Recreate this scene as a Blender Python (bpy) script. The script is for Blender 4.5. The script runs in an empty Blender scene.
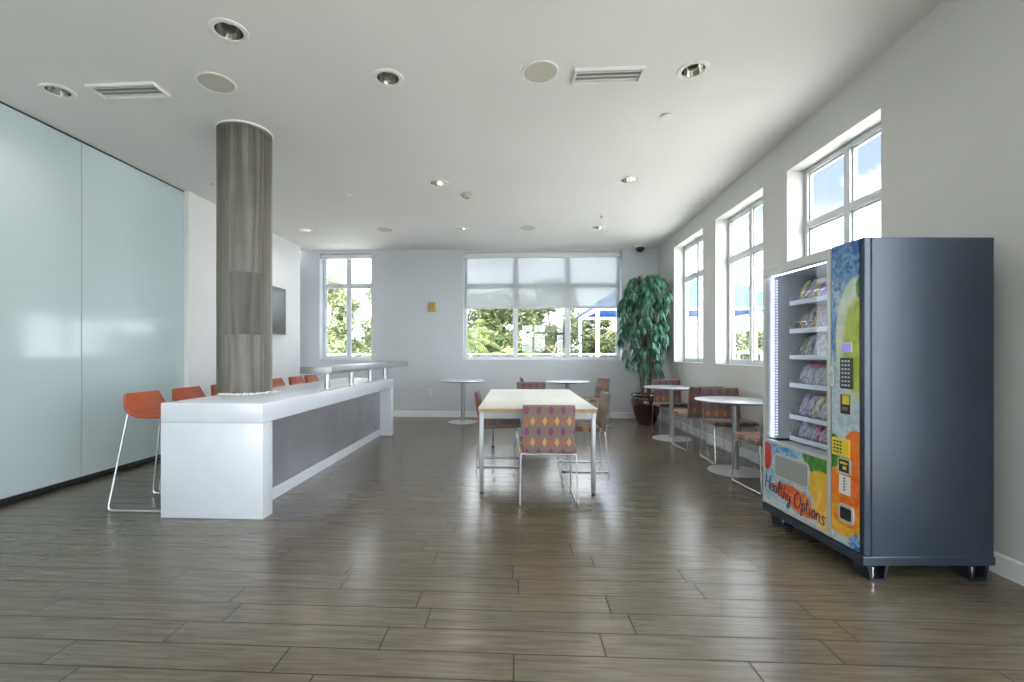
import bpy, bmesh, math, random
from mathutils import Vector, Matrix, Euler, noise as mnoise
rnd = random.Random(7)
scene = bpy.context.scene
COL = scene.collection
PI = math.pi

# ------------------------------------------------------------------ materials
def new_mat(name):
    m = bpy.data.materials.new(name); m.use_nodes = True
    nt = m.node_tree
    return m, nt, nt.nodes['Principled BSDF']

def mat(name, col, rough=.5, metal=0.0, spec=.5, bump=0, bscale=60, vary=0, vscale=6, coat=0, emit=None, estr=0, alpha=1):
    m, nt, b = new_mat(name)
    b.inputs['Base Color'].default_value = (*col, 1)
    b.inputs['Roughness'].default_value = rough
    b.inputs['Metallic'].default_value = metal
    b.inputs['Specular IOR Level'].default_value = spec
    b.inputs['Coat Weight'].default_value = coat
    b.inputs['Coat Roughness'].default_value = .08
    tc = nt.nodes.new('ShaderNodeTexCoord')
    if vary:
        n = nt.nodes.new('ShaderNodeTexNoise'); n.inputs['Scale'].default_value = vscale
        n.inputs['Detail'].default_value = 4
        nt.links.new(tc.outputs['Object'], n.inputs['Vector'])
        r = nt.nodes.new('ShaderNodeValToRGB')
        r.color_ramp.elements[0].position = .3; r.color_ramp.elements[1].position = .7
        r.color_ramp.elements[0].color = (*[max(0, c*(1-vary)) for c in col], 1)
        r.color_ramp.elements[1].color = (*[min(1, c*(1+vary)) for c in col], 1)
        nt.links.new(n.outputs['Fac'], r.inputs['Fac'])
        nt.links.new(r.outputs['Color'], b.inputs['Base Color'])
    if bump:
        n2 = nt.nodes.new('ShaderNodeTexNoise'); n2.inputs['Scale'].default_value = bscale
        n2.inputs['Detail'].default_value = 3
        nt.links.new(tc.outputs['Object'], n2.inputs['Vector'])
        bp = nt.nodes.new('ShaderNodeBump'); bp.inputs['Strength'].default_value = bump
        bp.inputs['Distance'].default_value = .01
        nt.links.new(n2.outputs['Fac'], bp.inputs['Height'])
        nt.links.new(bp.outputs['Normal'], b.inputs['Normal'])
    if emit:
        b.inputs['Emission Color'].default_value = (*emit, 1)
        b.inputs['Emission Strength'].default_value = estr
    return m

class NT:
    """tiny helper around a node tree"""
    def __init__(s, nt): s.nt = nt
    def node(s, t, **kw):
        n = s.nt.nodes.new(t)
        for k, v in kw.items(): setattr(n, k, v)
        return n
    def link(s, a, b): s.nt.links.new(a, b)
    def _set(s, sock, v):
        if hasattr(v, 'links') or isinstance(v, bpy.types.NodeSocket): s.link(v, sock)
        else: sock.default_value = v
    def math(s, op, a, b=None, c=None, clamp=False):
        n = s.node('ShaderNodeMath', operation=op, use_clamp=clamp)
        s._set(n.inputs[0], a)
        if b is not None: s._set(n.inputs[1], b)
        if c is not None: s._set(n.inputs[2], c)
        return n.outputs[0]
    def mix(s, f, a, b, mode='MIX'):
        n = s.node('ShaderNodeMix', data_type='RGBA', blend_type=mode)
        s._set(n.inputs[0], f)
        for i, v in ((6, a), (7, b)):
            if isinstance(v, tuple): n.inputs[i].default_value = (*v, 1)
            else: s.link(v, n.inputs[i])
        return n.outputs[2]
    def noise(s, vec, scale, detail=3, dist=0, rough=.5):
        n = s.node('ShaderNodeTexNoise'); n.inputs['Scale'].default_value = scale
        n.inputs['Detail'].default_value = detail; n.inputs['Distortion'].default_value = dist
        n.inputs['Roughness'].default_value = rough
        s.link(vec, n.inputs['Vector']); return n.outputs['Fac']
    def white(s, x, y=None):
        n = s.node('ShaderNodeTexWhiteNoise', noise_dimensions='2D')
        c = s.node('ShaderNodeCombineXYZ'); s._set(c.inputs[0], x)
        if y is not None: s._set(c.inputs[1], y)
        s.link(c.outputs[0], n.inputs['Vector']); return n.outputs['Value']
    def step(s, v, lo, hi):
        n = s.node('ShaderNodeMapRange', interpolation_type='SMOOTHSTEP'); s.link(v, n.inputs[0])
        n.inputs[1].default_value = lo; n.inputs[2].default_value = hi
        return n.outputs[0]
    def scaled(s, vec, x, y, z):
        n = s.node('ShaderNodeMapping'); s.link(vec, n.inputs['Vector'])
        n.inputs['Scale'].default_value = (x, y, z); return n.outputs[0]

M = {}
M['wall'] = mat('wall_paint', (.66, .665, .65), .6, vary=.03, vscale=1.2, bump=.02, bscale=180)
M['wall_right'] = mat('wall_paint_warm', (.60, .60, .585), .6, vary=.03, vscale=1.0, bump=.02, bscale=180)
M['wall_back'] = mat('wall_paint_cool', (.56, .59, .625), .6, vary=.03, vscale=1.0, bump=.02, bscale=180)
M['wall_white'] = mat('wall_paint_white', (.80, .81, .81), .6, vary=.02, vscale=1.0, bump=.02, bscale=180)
M['ceiling'] = mat('ceiling_paint', (.755, .75, .735), .7, vary=.04, vscale=.5, bump=.02, bscale=120)
M['trim'] = mat('white_trim', (.82, .83, .84), .4)
M['frame'] = mat('window_aluminium', (.62, .65, .68), .35, .35)
M['counter'] = mat('white_solid_surface', (.68, .715, .775), .22, vary=.015, vscale=3, spec=.5)
M['steel'] = mat('brushed_steel', (.52, .54, .56), .3, .9, vary=.08, vscale=8)
M['chrome'] = mat('chrome', (.75, .76, .77), .14, 1)
M['rod'] = mat('satin_chrome_rod', (.60, .62, .64), .25, .7)
M['reflector'] = mat('downlight_reflector', (.72, .71, .67), .12, 1)
M['bulb'] = mat('frosted_bulb', (.85, .84, .80), .4)
M['white_metal'] = mat('white_painted_metal', (.78, .78, .76), .4)
M['vent_metal'] = mat('vent_metal', (.60, .60, .59), .4)
M['vent_shadow'] = mat('vent_gap_shade', (.42, .42, .41), .7)  # grey of the flat backing stands for shade between slats; no recess is cut
M['grille'] = mat('speaker_grille', (.54, .53, .46), .7, bump=.3, bscale=500)
M['black'] = mat('black_plastic', (.015, .016, .018), .3)
M['dark_gap'] = mat('black_base_track', (.012, .012, .014), .5)
M['leather'] = mat('orange_leather', (.42, .092, .036), .42, vary=.12, vscale=12, bump=.12, bscale=140)
M['leather_edge'] = mat('orange_leather_edge', (.33, .06, .022), .5, vary=.1, vscale=12)
M['laminate'] = mat('cream_laminate', (.60, .575, .50), .34, vary=.03, vscale=4)
M['plywood'] = mat('plywood_edge', (.36, .24, .12), .5, vary=.25, vscale=30)
M['table_white'] = mat('white_table_laminate', (.56, .59, .645), .25)
M['table_edge'] = mat('dark_bevel', (.16, .165, .175), .45)
M['alu'] = mat('satin_aluminium', (.34, .355, .37), .36, .6)
M['plate'] = mat('satin_base_plate', (.62, .64, .66), .3, .35)
M['navy'] = mat('navy_powder_coat', (.028, .042, .066), .34, .25, vary=.12, vscale=3, spec=.6, bump=.05, bscale=160)
M['navy_dark'] = mat('navy_foot', (.016, .022, .034), .45, .2)
M['silver'] = mat('silver_door_frame', (.58, .60, .58), .4, .3)
M['inside'] = mat('cabinet_lining', (.50, .54, .53), .5)
M['shelf'] = mat('shelf_white', (.72, .74, .78), .35)
M['led'] = mat('led_strip', (.8, .8, .9), .4, emit=(.80, .78, 1.0), estr=3.2)
M['led_dim'] = mat('led_diffuser', (.8, .8, .9), .4, emit=(.70, .70, 1.0), estr=.6)
M['display'] = mat('lcd_display', (.1, .1, .3), .3, emit=(.30, .28, .85), estr=.28)
M['key'] = mat('key_white', (.62, .63, .66), .5)
M['yellow'] = mat('yellow_card', (.80, .62, .04), .5)
M['paper'] = mat('white_sticker', (.80, .79, .74), .5)
M['ink'] = mat('navy_ink', (.035, .035, .12), .5)
M['grey_flap'] = mat('grey_flap', (.33, .34, .33), .35)
M['brass'] = mat('brass_plaque', (.50, .38, .12), .4, .4, vary=.2, vscale=60)
M['outlet'] = mat('outlet_plastic', (.70, .71, .72), .4)
M['screen'] = mat('tv_screen', (.035, .045, .05), .22)
M['pot'] = mat('oxblood_glaze', (.045, .008, .010), .12, vary=.5, vscale=9, spec=.7, coat=.6)
M['soil'] = mat('soil', (.06, .05, .04), .9, vary=.5, vscale=40, bump=.6, bscale=60)
M['stem'] = mat('plant_stem', (.13, .09, .06), .8, vary=.3, vscale=30)
M['pebble'] = mat('white_pebble', (.78, .78, .76), .5, vary=.12, vscale=40)
M['chain'] = mat('ball_chain', (.25, .235, .21), .42, .7)
M['drum'] = mat('grey_plaster_column', (.74, .73, .70), .6, vary=.25, vscale=5)
M['drum_dark'] = mat('dark_fabric_band', (.13, .125, .12), .8)
M['blue_canvas'] = mat('blue_canopy', (.02, .09, .30), .7)
M['deck'] = mat('pale_terrace', (.62, .61, .58), .8, vary=.1, vscale=2)
M['bark'] = mat('bark', (.20, .15, .11), .9, vary=.3, vscale=10)

def leaf_mat(name, dark, light, scale, trans=.35, rough=.5):
    m, nt, b = new_mat(name); h = NT(nt)
    tc = h.node('ShaderNodeTexCoord')
    n = h.noise(tc.outputs['Object'], scale, 4)
    c = h.mix(h.step(n, .36, .64), dark, light)
    h.link(c, b.inputs['Base Color']); b.inputs['Roughness'].default_value = rough
    t = h.node('ShaderNodeBsdfTranslucent'); h.link(c, t.inputs['Color'])
    mx = h.node('ShaderNodeMixShader'); mx.inputs[0].default_value = trans
    h.link(b.outputs[0], mx.inputs[1]); h.link(t.outputs[0], mx.inputs[2])
    h.link(mx.outputs[0], nt.nodes['Material Output'].inputs['Surface'])
    return m
M['leaf_in'] = leaf_mat('houseplant_leaf', (.018, .085, .055), (.085, .25, .165), 9, .15, .32)
M['leaf_lime'] = leaf_mat('lime_foliage', (0.048, 0.086, 0.017), (0.189, 0.237, 0.066), 3)
M['leaf_mid'] = leaf_mat('mid_foliage', (0.033, 0.053, 0.017), (0.123, 0.156, 0.053), 2.2)
M['leaf_dark'] = leaf_mat('dark_foliage', (0.015, 0.027, 0.014), (0.074, 0.095, 0.036), 2.2)
M['leaf_pale'] = leaf_mat('pale_foliage', (0.080, 0.106, 0.039), (0.237, 0.270, 0.135), 3)

def glass_mat(name, tint=(.97, .99, 1.0), ior=1.5, gain=1.6, rough=0.0, top=.9):
    m = bpy.data.materials.new(name); m.use_nodes = True; nt = m.node_tree
    for n in list(nt.nodes):
        if n.type == 'BSDF_PRINCIPLED': nt.nodes.remove(n)
    h = NT(nt)
    t = h.node('ShaderNodeBsdfTransparent'); t.inputs['Color'].default_value = (*tint, 1)
    g = h.node('ShaderNodeBsdfGlossy'); g.inputs['Roughness'].default_value = rough
    lw = h.node('ShaderNodeLayerWeight'); lw.inputs['Blend'].default_value = .5
    r0 = ((ior-1)/(ior+1))**2*gain
    fac = h.math('ADD', r0, h.math('MULTIPLY', h.math('POWER', lw.outputs['Facing'], 5), top-r0), clamp=True)
    mx = h.node('ShaderNodeMixShader'); h.link(fac, mx.inputs[0])
    h.link(t.outputs[0], mx.inputs[1]); h.link(g.outputs[0], mx.inputs[2])
    h.link(mx.outputs[0], nt.nodes['Material Output'].inputs['Surface'])
    return m
M['glass'] = glass_mat('window_glass', gain=.8)
M['vglass'] = glass_mat('vending_glass', (.93, .95, .97), 1.5, .6, top=.35)

def shade_mat():
    m = bpy.data.materials.new('sheer_shade_fabric'); m.use_nodes = True; nt = m.node_tree
    for n in list(nt.nodes):
        if n.type == 'BSDF_PRINCIPLED': nt.nodes.remove(n)
    h = NT(nt)
    t = h.node('ShaderNodeBsdfTransparent'); t.inputs['Color'].default_value = (.95, .97, .98, 1)
    d = h.node('ShaderNodeBsdfDiffuse'); d.inputs['Color'].default_value = (.70, .72, .72, 1)
    tr = h.node('ShaderNodeBsdfTranslucent'); tr.inputs['Color'].default_value = (.36, .375, .38, 1)
    a = h.node('ShaderNodeMixShader'); a.inputs[0].default_value = .5
    h.link(d.outputs[0], a.inputs[1]); h.link(tr.outputs[0], a.inputs[2])
    b = h.node('ShaderNodeMixShader'); b.inputs[0].default_value = .735
    h.link(t.outputs[0], b.inputs[1]); h.link(a.outputs[0], b.inputs[2])
    h.link(b.outputs[0], nt.nodes['Material Output'].inputs['Surface'])
    return m
M['shade'] = shade_mat()

def frosted_mat():
    m, nt, b = new_mat('frosted_glass'); h = NT(nt)
    tc = h.node('ShaderNodeTexCoord')
    n = h.noise(tc.outputs['Object'], 1.2, 3)
    c = h.mix(n, (.49, .575, .585), (.53, .61, .62))
    h.link(c, b.inputs['Base Color'])
    b.inputs['Roughness'].default_value = .09
    b.inputs['Specular IOR Level'].default_value = .55
    t = h.node('ShaderNodeBsdfTranslucent'); t.inputs['Color'].default_value = (.70, .79, .81, 1)
    mx = h.node('ShaderNodeMixShader'); mx.inputs[0].default_value = .10
    h.link(b.outputs[0], mx.inputs[1]); h.link(t.outputs[0], mx.inputs[2])
    h.link(mx.outputs[0], nt.nodes['Material Output'].inputs['Surface'])
    return m
M['frosted'] = frosted_mat()

def floor_mat():
    m, nt, b = new_mat('wood_look_plank_floor'); h = NT(nt)
    tc = h.node('ShaderNodeTexCoord'); sx = h.node('ShaderNodeSeparateXYZ')
    h.link(tc.outputs['Object'], sx.inputs[0])
    X, Y = sx.outputs[0], sx.outputs[1]
    v = h.math('DIVIDE', h.math('ADD', Y, .011 + 20*.157), .157)
    row = h.math('FLOOR', v); fv = h.math('FRACT', v)
    off = h.white(row, 3.7)
    u = h.math('ADD', h.math('DIVIDE', h.math('ADD', X, 20), .93), off)
    cell = h.math('FLOOR', u); fu = h.math('FRACT', u)
    r1 = h.white(row, cell)
    gv = h.scaled(tc.outputs['Object'], 1.6, 26, 1)
    addv = h.node('ShaderNodeVectorMath', operation='ADD'); cc = h.node('ShaderNodeCombineXYZ')
    h._set(cc.inputs[0], h.math('MULTIPLY', r1, 30)); h._set(cc.inputs[2], h.math('MULTIPLY', r1, 9))
    h.link(gv, addv.inputs[0]); h.link(cc.outputs[0], addv.inputs[1])
    grain = h.noise(addv.outputs[0], 2.2, 6, .4, .62)
    fine = h.noise(h.scaled(tc.outputs['Object'], 5, 120, 1), 2.0, 3)
    blotch = h.noise(tc.outputs['Object'], 1.7, 3)
    base = h.mix(h.step(grain, .3, .72), (.098, .080, .055), (.168, .139, .097))
    base = h.mix(h.math('MULTIPLY', h.step(fine, .45, .75), .20), base, (.22, .195, .16))
    base = h.mix(h.math('MULTIPLY', r1, .25), base, (.085, .072, .053))
    base = h.mix(h.math('MULTIPLY', h.step(blotch, .45, .7), .25), base, (.15, .125, .09))
    eu = h.math('MINIMUM', fu, h.math('SUBTRACT', 1, fu)); ev = h.math('MINIMUM', fv, h.math('SUBTRACT', 1, fv))
    lu = h.math('LESS_THAN', eu, .0036); lv = h.math('LESS_THAN', ev, .020)
    line = h.math('MAXIMUM', lu, lv)
    col = h.mix(line, base, (.030, .026, .020))
    h.link(col, b.inputs['Base Color'])
    rg = h.math('ADD', .19, h.math('MULTIPLY', grain, .10))
    rg = h.math('ADD', rg, h.math('MULTIPLY', line, .3))
    h.link(rg, b.inputs['Roughness'])
    h.link(h.math('SUBTRACT', .95, h.math('MULTIPLY', line, .85)), b.inputs['Specular IOR Level'])
    bp = h.node('ShaderNodeBump'); bp.inputs['Strength'].default_value = .05; bp.inputs['Distance'].default_value = .002
    h.link(grain, bp.inputs['Height'])
    h.link(bp.outputs['Normal'], b.inputs['Normal'])
    return m
M['floor'] = floor_mat()

def fabric_mat(name, vaxis):
    """taupe fabric with rows of plum ovals and orange / gold lozenges; vaxis = axis that runs up the cloth"""
    m, nt, b = new_mat(name); h = NT(nt)
    tc = h.node('ShaderNodeTexCoord'); sx = h.node('ShaderNodeSeparateXYZ')
    h.link(tc.outputs['Object'], sx.inputs[0])
    U = h.math('DIVIDE', h.math('ADD', sx.outputs[0], 5.246), .0485)
    V = h.math('DIVIDE', h.math('ADD', sx.outputs[vaxis], 5.067-.0865), .0865)
    iu, fu = h.math('FLOOR', U), h.math('SUBTRACT', h.math('FRACT', U), .5)
    iv, fv = h.math('FLOOR', V), h.math('SUBTRACT', h.math('FRACT', V), .5)
    pu = h.math('MODULO', iu, 2); pv = h.math('MODULO', iv, 2)
    d2 = h.math('SQRT', h.math('ADD', h.math('POWER', h.math('MULTIPLY', fu, 1.0), 2), h.math('POWER', h.math('MULTIPLY', fv, 1.05), 2)))
    dd = h.math('ADD', h.math('ABSOLUTE', h.math('MULTIPLY', fu, 1.15)), h.math('ABSOLUTE', fv))
    oval = h.math('LESS_THAN', d2, .40); loz = h.math('LESS_THAN', dd, .47)
    rowA = h.mix(pu, (.20, .030, .115), (.21, .105, .070))
    rowB = h.mix(pu, (.36, .095, .050), (.52, .27, .075))
    mB = h.math('ADD', h.math('MULTIPLY', oval, h.math('SUBTRACT', 1, pu)), h.math('MULTIPLY', loz, pu))
    small = h.math('LESS_THAN', d2, .34)
    mA = h.math('ADD', h.math('MULTIPLY', oval, h.math('SUBTRACT', 1, pu)), h.math('MULTIPLY', h.math('MULTIPLY', small, pu), .6))
    colr = h.mix(pv, rowA, rowB)
    msk = h.math('ADD', h.math('MULTIPLY', mA, h.math('SUBTRACT', 1, pv)), h.math('MULTIPLY', mB, pv))
    weave = h.noise(tc.outputs['Object'], 260, 2)
    base = h.mix(weave, (.125, .10, .085), (.20, .165, .145))
    c = h.mix(h.math('MULTIPLY', msk, .9), base, colr)
    h.link(c, b.inputs['Base Color']); b.inputs['Roughness'].default_value = .8
    b.inputs['Sheen Weight'].default_value = .2
    bp = h.node('ShaderNodeBump'); bp.inputs['Strength'].default_value = .2; bp.inputs['Distance'].default_value = .002
    h.link(weave, bp.inputs['Height']); h.link(bp.outputs['Normal'], b.inputs['Normal'])
    return m
M['fabric_back'] = fabric_mat('patterned_fabric_back', 2)
M['fabric_seat'] = fabric_mat('patterned_fabric_seat', 1)

def print_mat(name, base_a, base_b, splash, shapes):
    """printed fruit graphic on the vending door: ellipses in the panel's own y,z metres, broken edges"""
    m, nt, b = new_mat(name); h = NT(nt)
    tc = h.node('ShaderNodeTexCoord'); sx = h.node('ShaderNodeSeparateXYZ')
    h.link(tc.outputs['Object'], sx.inputs[0]); Y, Z = sx.outputs[1], sx.outputs[2]
    n1 = h.noise(tc.outputs['Object'], 9, 5, 1.4); n2 = h.noise(tc.outputs['Object'], 13, 6, 2.6, .62)
    col = h.mix(h.step(n2, .42, .62), base_a, base_b)
    for (cy, cz, ry, rz, ca, cb, soft, wob) in splash + shapes:
        e = h.math('ADD', h.math('POWER', h.math('DIVIDE', h.math('SUBTRACT', Y, cy), ry), 2), h.math('POWER', h.math('DIVIDE', h.math('SUBTRACT', Z, cz), rz), 2))
        e = h.math('ADD', e, h.math('MULTIPLY', h.math('SUBTRACT', n2, .5), wob))
        mask = h.math('SUBTRACT', 1, h.step(e, 1 - soft, 1 + soft))
        cc = h.mix(h.step(n2 if wob > .8 else n1, .38, .64), ca, cb)
        col = h.mix(mask, col, cc)
    h.link(col, b.inputs['Base Color']); b.inputs['Roughness'].default_value = .3
    return m
BL, LB, WH = (.015, .09, .34), (.30, .52, .72), (.66, .72, .72)
M['print_side'] = print_mat('fruit_splash_print', (.56, .66, .68), (.36, .50, .60), [
    (.13, 1.72, .16, .24, BL, (.16, .36, .58), .25, 1.6), (.20, 1.42, .06, .22, BL, (.12, .34, .62), .3, 2.2),
    (.20, 1.55, .10, .10, (.35, .55, .68), BL, .3, 2.0)], [
    (.05, 1.30, .145, .34, (.50, .62, .42), (.66, .70, .55), .1, .25),
    (.035, 1.26, .105, .27, (.33, .46, .02), (.48, .55, .07), .3, .3),
    (.02, 1.58, .03, .06, (.05, .18, .03), (.12, .28, .05), .3, .8),
    (.21, .66, .05, .10, (.03, .16, .03), (.08, .30, .05), .2, .3),
    (.05, .66, .095, .14, (.82, .16, .02), (.78, .26, .04), .08, .2),
    (.14, .45, .125, .135, (.80, .20, .015), (.86, .34, .03), .06, .15),
    (.06, .42, .10, .12, (.74, .10, .015), (.82, .24, .03), .1, .3),
    (.15, .28, .15, .085, (.88, .55, .05), (.80, .30, .03), .1, .2),
    (.12, .30, .10, .05, (.84, .22, .02), (.90, .40, .04), .1, .2),
    (.03, .18, .07, .055, BL, (.3, .5, .75), .3, 1.5)])
M['print_low'] = print_mat('fruit_splash_print_low', (.60, .68, .68), (.30, .50, .66), [
    (.70, .55, .16, .05, (.05, .26, .58), (.4, .6, .75), .4, 2.0), (.85, .33, .08, .10, (.12, .38, .64), (.6, .72, .74), .4, 2.0),
    (.55, .36, .18, .05, (.2, .45, .68), (.62, .72, .72), .4, 2.0)], [
    (.86, .49, .055, .10, (.62, .03, .03), (.74, .08, .07), .12, .3),
    (.29, .62, .20, .16, (.03, .20, .03), (.10, .34, .05), .06, .15),
    (.30, .41, .15, .10, (.80, .46, .03), (.84, .62, .12), .12, .4),
    (.26, .27, .13, .11, (.86, .42, .03), (.90, .62, .15), .1, .3),
    (.60, .29, .20, .055, (.78, .08, .02), (.82, .28, .05), .2, .9),
    (.48, .23, .14, .045, (.76, .10, .02), (.84, .34, .05), .2, .9)])

def bag_mat(name, a, b2, top):
    m, nt, b = new_mat(name); h = NT(nt)
    tc = h.node('ShaderNodeTexCoord'); sx = h.node('ShaderNodeSeparateXYZ')
    h.link(tc.outputs['Object'], sx.inputs[0])
    n = h.noise(tc.outputs['Object'], 30, 3)
    c = h.mix(h.step(n, .42, .58), a, b2)
    c = h.mix(h.math('GREATER_THAN', sx.outputs[2], .125), c, top)
    h.link(c, b.inputs['Base Color']); b.inputs['Roughness'].default_value = .3
    b.inputs['Metallic'].default_value = .15
    return m
BAGS = {
 'grey': bag_mat('bag_grey', (.34, .35, .36), (.52, .53, .55), (.45, .46, .48)),
 'silver': bag_mat('bag_silver', (.55, .56, .58), (.36, .37, .40), (.66, .66, .68)),
 'olive': bag_mat('bag_olive', (.34, .34, .16), (.52, .50, .26), (.42, .42, .3)),
 'tan': bag_mat('bag_tan', (.60, .42, .16), (.50, .48, .42), (.62, .55, .35)),
 'purple': bag_mat('bag_purple', (.24, .18, .48), (.40, .33, .62), (.28, .22, .60)),
 'orange': bag_mat('bag_orange', (.62, .30, .10), (.50, .47, .44), (.45, .22, .10)),
 'pink': bag_mat('bag_pink', (.58, .57, .58), (.46, .46, .49), (.66, .30, .36)),
 'yellow': bag_mat('bag_yellow', (.60, .56, .32), (.55, .55, .55), (.62, .58, .28)),
 'lilac': bag_mat('bag_lilac', (.40, .36, .50), (.54, .52, .60), (.44, .40, .56)),
 'red': bag_mat('bag_red', (.56, .54, .56), (.62, .16, .22), (.6, .58, .6)),
}

# ------------------------------------------------------------------ mesh helpers
class MB:
    def __init__(s): s.bm = bmesh.new()
    def box(s, x0, y0, z0, x1, y1, z1, bevel=0, seg=2, mx=None):
        r = bmesh.ops.create_cube(s.bm, size=1); vs = r['verts']
        for v in vs:
            v.co = Vector((x0+(v.co.x+.5)*(x1-x0), y0+(v.co.y+.5)*(y1-y0), z0+(v.co.z+.5)*(z1-z0)))
        if bevel:
            es = list({e for v in vs for e in v.link_edges})
            r2 = bmesh.ops.bevel(s.bm, geom=es, offset=bevel, segments=seg, affect='EDGES', profile=.5)
            vs = list({v for f in r2['faces'] for v in f.verts} | {v for v in vs if v.is_valid})
        if mx is not None:
            for v in vs: v.co = mx @ v.co
        return s
    def lathe(s, prof, seg=32, cx=0, cy=0, cap=True):
        rings = []
        for (r, z) in prof:
            if r <= 1e-6: rings.append([s.bm.verts.new((cx, cy, z))])
            else: rings.append([s.bm.verts.new((cx+r*math.cos(2*PI*i/seg), cy+r*math.sin(2*PI*i/seg), z)) for i in range(seg)])
        for a, b in zip(rings, rings[1:]):
            for i in range(seg):
                j = (i+1) % seg
                if len(a) == 1 and len(b) == 1: continue
                if len(a) == 1: s.bm.faces.new((a[0], b[i], b[j]))
                elif len(b) == 1: s.bm.faces.new((a[i], a[j], b[0]))
                else: s.bm.faces.new((a[i], a[j], b[j], b[i]))
        if cap:
            for rg, fl in ((rings[0], True), (rings[-1], False)):
                if len(rg) > 1: s.bm.faces.new(rg[::-1] if fl else rg)
        return s
    def tube(s, pts, r, seg=8, cap=True, radii=None):
        pts = [Vector(p) for p in pts]; rings = []; up = None
        for i, p in enumerate(pts):
            t = (pts[min(i+1, len(pts)-1)] - pts[max(i-1, 0)]).normalized()
            if up is None:
                up = Vector((0, 0, 1)) if abs(t.z) < .9 else Vector((1, 0, 0))
            n = (up - t*up.dot(t)).normalized(); bb = t.cross(n); up = n
            rr = radii[i] if radii else r
            rings.append([s.bm.verts.new(p + n*rr*math.cos(2*PI*k/seg) + bb*rr*math.sin(2*PI*k/seg)) for k in range(seg)])
        for a, b in zip(rings, rings[1:]):
            for k in range(seg):
                j = (k+1) % seg; s.bm.faces.new((a[k], a[j], b[j], b[k]))
        if cap: s.bm.faces.new(rings[0][::-1]); s.bm.faces.new(rings[-1])
        return s
    def prism(s, poly, x0, x1, axis='x', bevel=0):
        """poly in the two other axes (y,z for x; x,z for y; x,y for z), extruded along axis"""
        def P(a, b, t):
            return {'x': (t, a, b), 'y': (a, t, b), 'z': (a, b, t)}[axis]
        A = [s.bm.verts.new(P(a, b, x0)) for a, b in poly]; B = [s.bm.verts.new(P(a, b, x1)) for a, b in poly]
        n = len(poly); fs = [s.bm.faces.new(A), s.bm.faces.new(B[::-1])]
        for i in range(n): fs.append(s.bm.faces.new((A[i], B[i], B[(i+1) % n], A[(i+1) % n])))
        bmesh.ops.recalc_face_normals(s.bm, faces=fs)
        if bevel:
            es = list({e for f in fs for e in f.edges if e.calc_face_angle(0) > .5})
            bmesh.ops.bevel(s.bm, geom=es, offset=bevel, segments=3, affect='EDGES', profile=.5)
        return s
    def face(s, pts): s.bm.faces.new([s.bm.verts.new(p) for p in pts]); return s
    def build(s, name, m, parent=None, smooth=True, angle=35, loc=None, recalc=True):
        if recalc: bmesh.ops.recalc_face_normals(s.bm, faces=s.bm.faces)
        me = bpy.data.meshes.new(name); s.bm.to_mesh(me); s.bm.free()
        me.materials.append(M[m] if isinstance(m, str) else m)
        if smooth:
            me.shade_smooth(); me.set_sharp_from_angle(angle=math.radians(angle))
        o = bpy.data.objects.new(name, me); COL.objects.link(o)
        if parent: o.parent = parent
        if loc: o.location = loc
        return o

def rounded(path, r=.05, n=5):
    pts = [Vector(p) for p in path]; out = [pts[0]]
    for i in range(1, len(pts)-1):
        p = pts[i]; a = pts[i-1]-p; b = pts[i+1]-p
        rr = min(r, a.length*.45, b.length*.45); pa = p+a.normalized()*rr; pb = p+b.normalized()*rr
        for k in range(n+1):
            t = k/n; out.append(pa*(1-t)**2 + p*2*t*(1-t) + pb*t*t)
    out.append(pts[-1]); return out

def tag(o, label, cat, group=None, kind=None):
    o['label'] = label; o['category'] = cat
    if group: o['group'] = group
    if kind: o['kind'] = kind
    return o
def thing(name, label, cat, loc=(0, 0, 0), rz=0, group=None):
    o = bpy.data.objects.new(name, None); COL.objects.link(o); o.empty_display_size = .1
    o.location = loc; o.rotation_euler = (0, 0, rz)
    return tag(o, label, cat, group)
def struct(o, label=None):
    o['kind'] = 'structure'
    if label: o['label'] = label
    return o
def copy_tree(root, loc, rz, label):
    r = root.copy(); COL.objects.link(r); r.location = loc; r.rotation_euler = (0, 0, rz); r['label'] = label
    for ch in list(root.children):
        c = ch.copy(); COL.objects.link(c); c.parent = r
        for g in list(ch.children):
            d = g.copy(); COL.objects.link(d); d.parent = c
    return r

# ------------------------------------------------------------------ room dimensions (metres)
XR, XL, XW, YB, YF = 2.68, -4.13, -4.07, 8.85, -3.3
ZT = 3.85
GLASS_END = 5.53
def zc(x, y): return 3.25 + ((x+4.13)/6.81)*(-.03 + (8.85-max(y, 0))*.0375)

# floor
struct(MB().box(XL-.06, YF-.2, -.08, XR+.02, YB+.02, 0).build('floor', 'floor', smooth=False), 'dark wood-look plank floor with pale joints')

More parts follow.
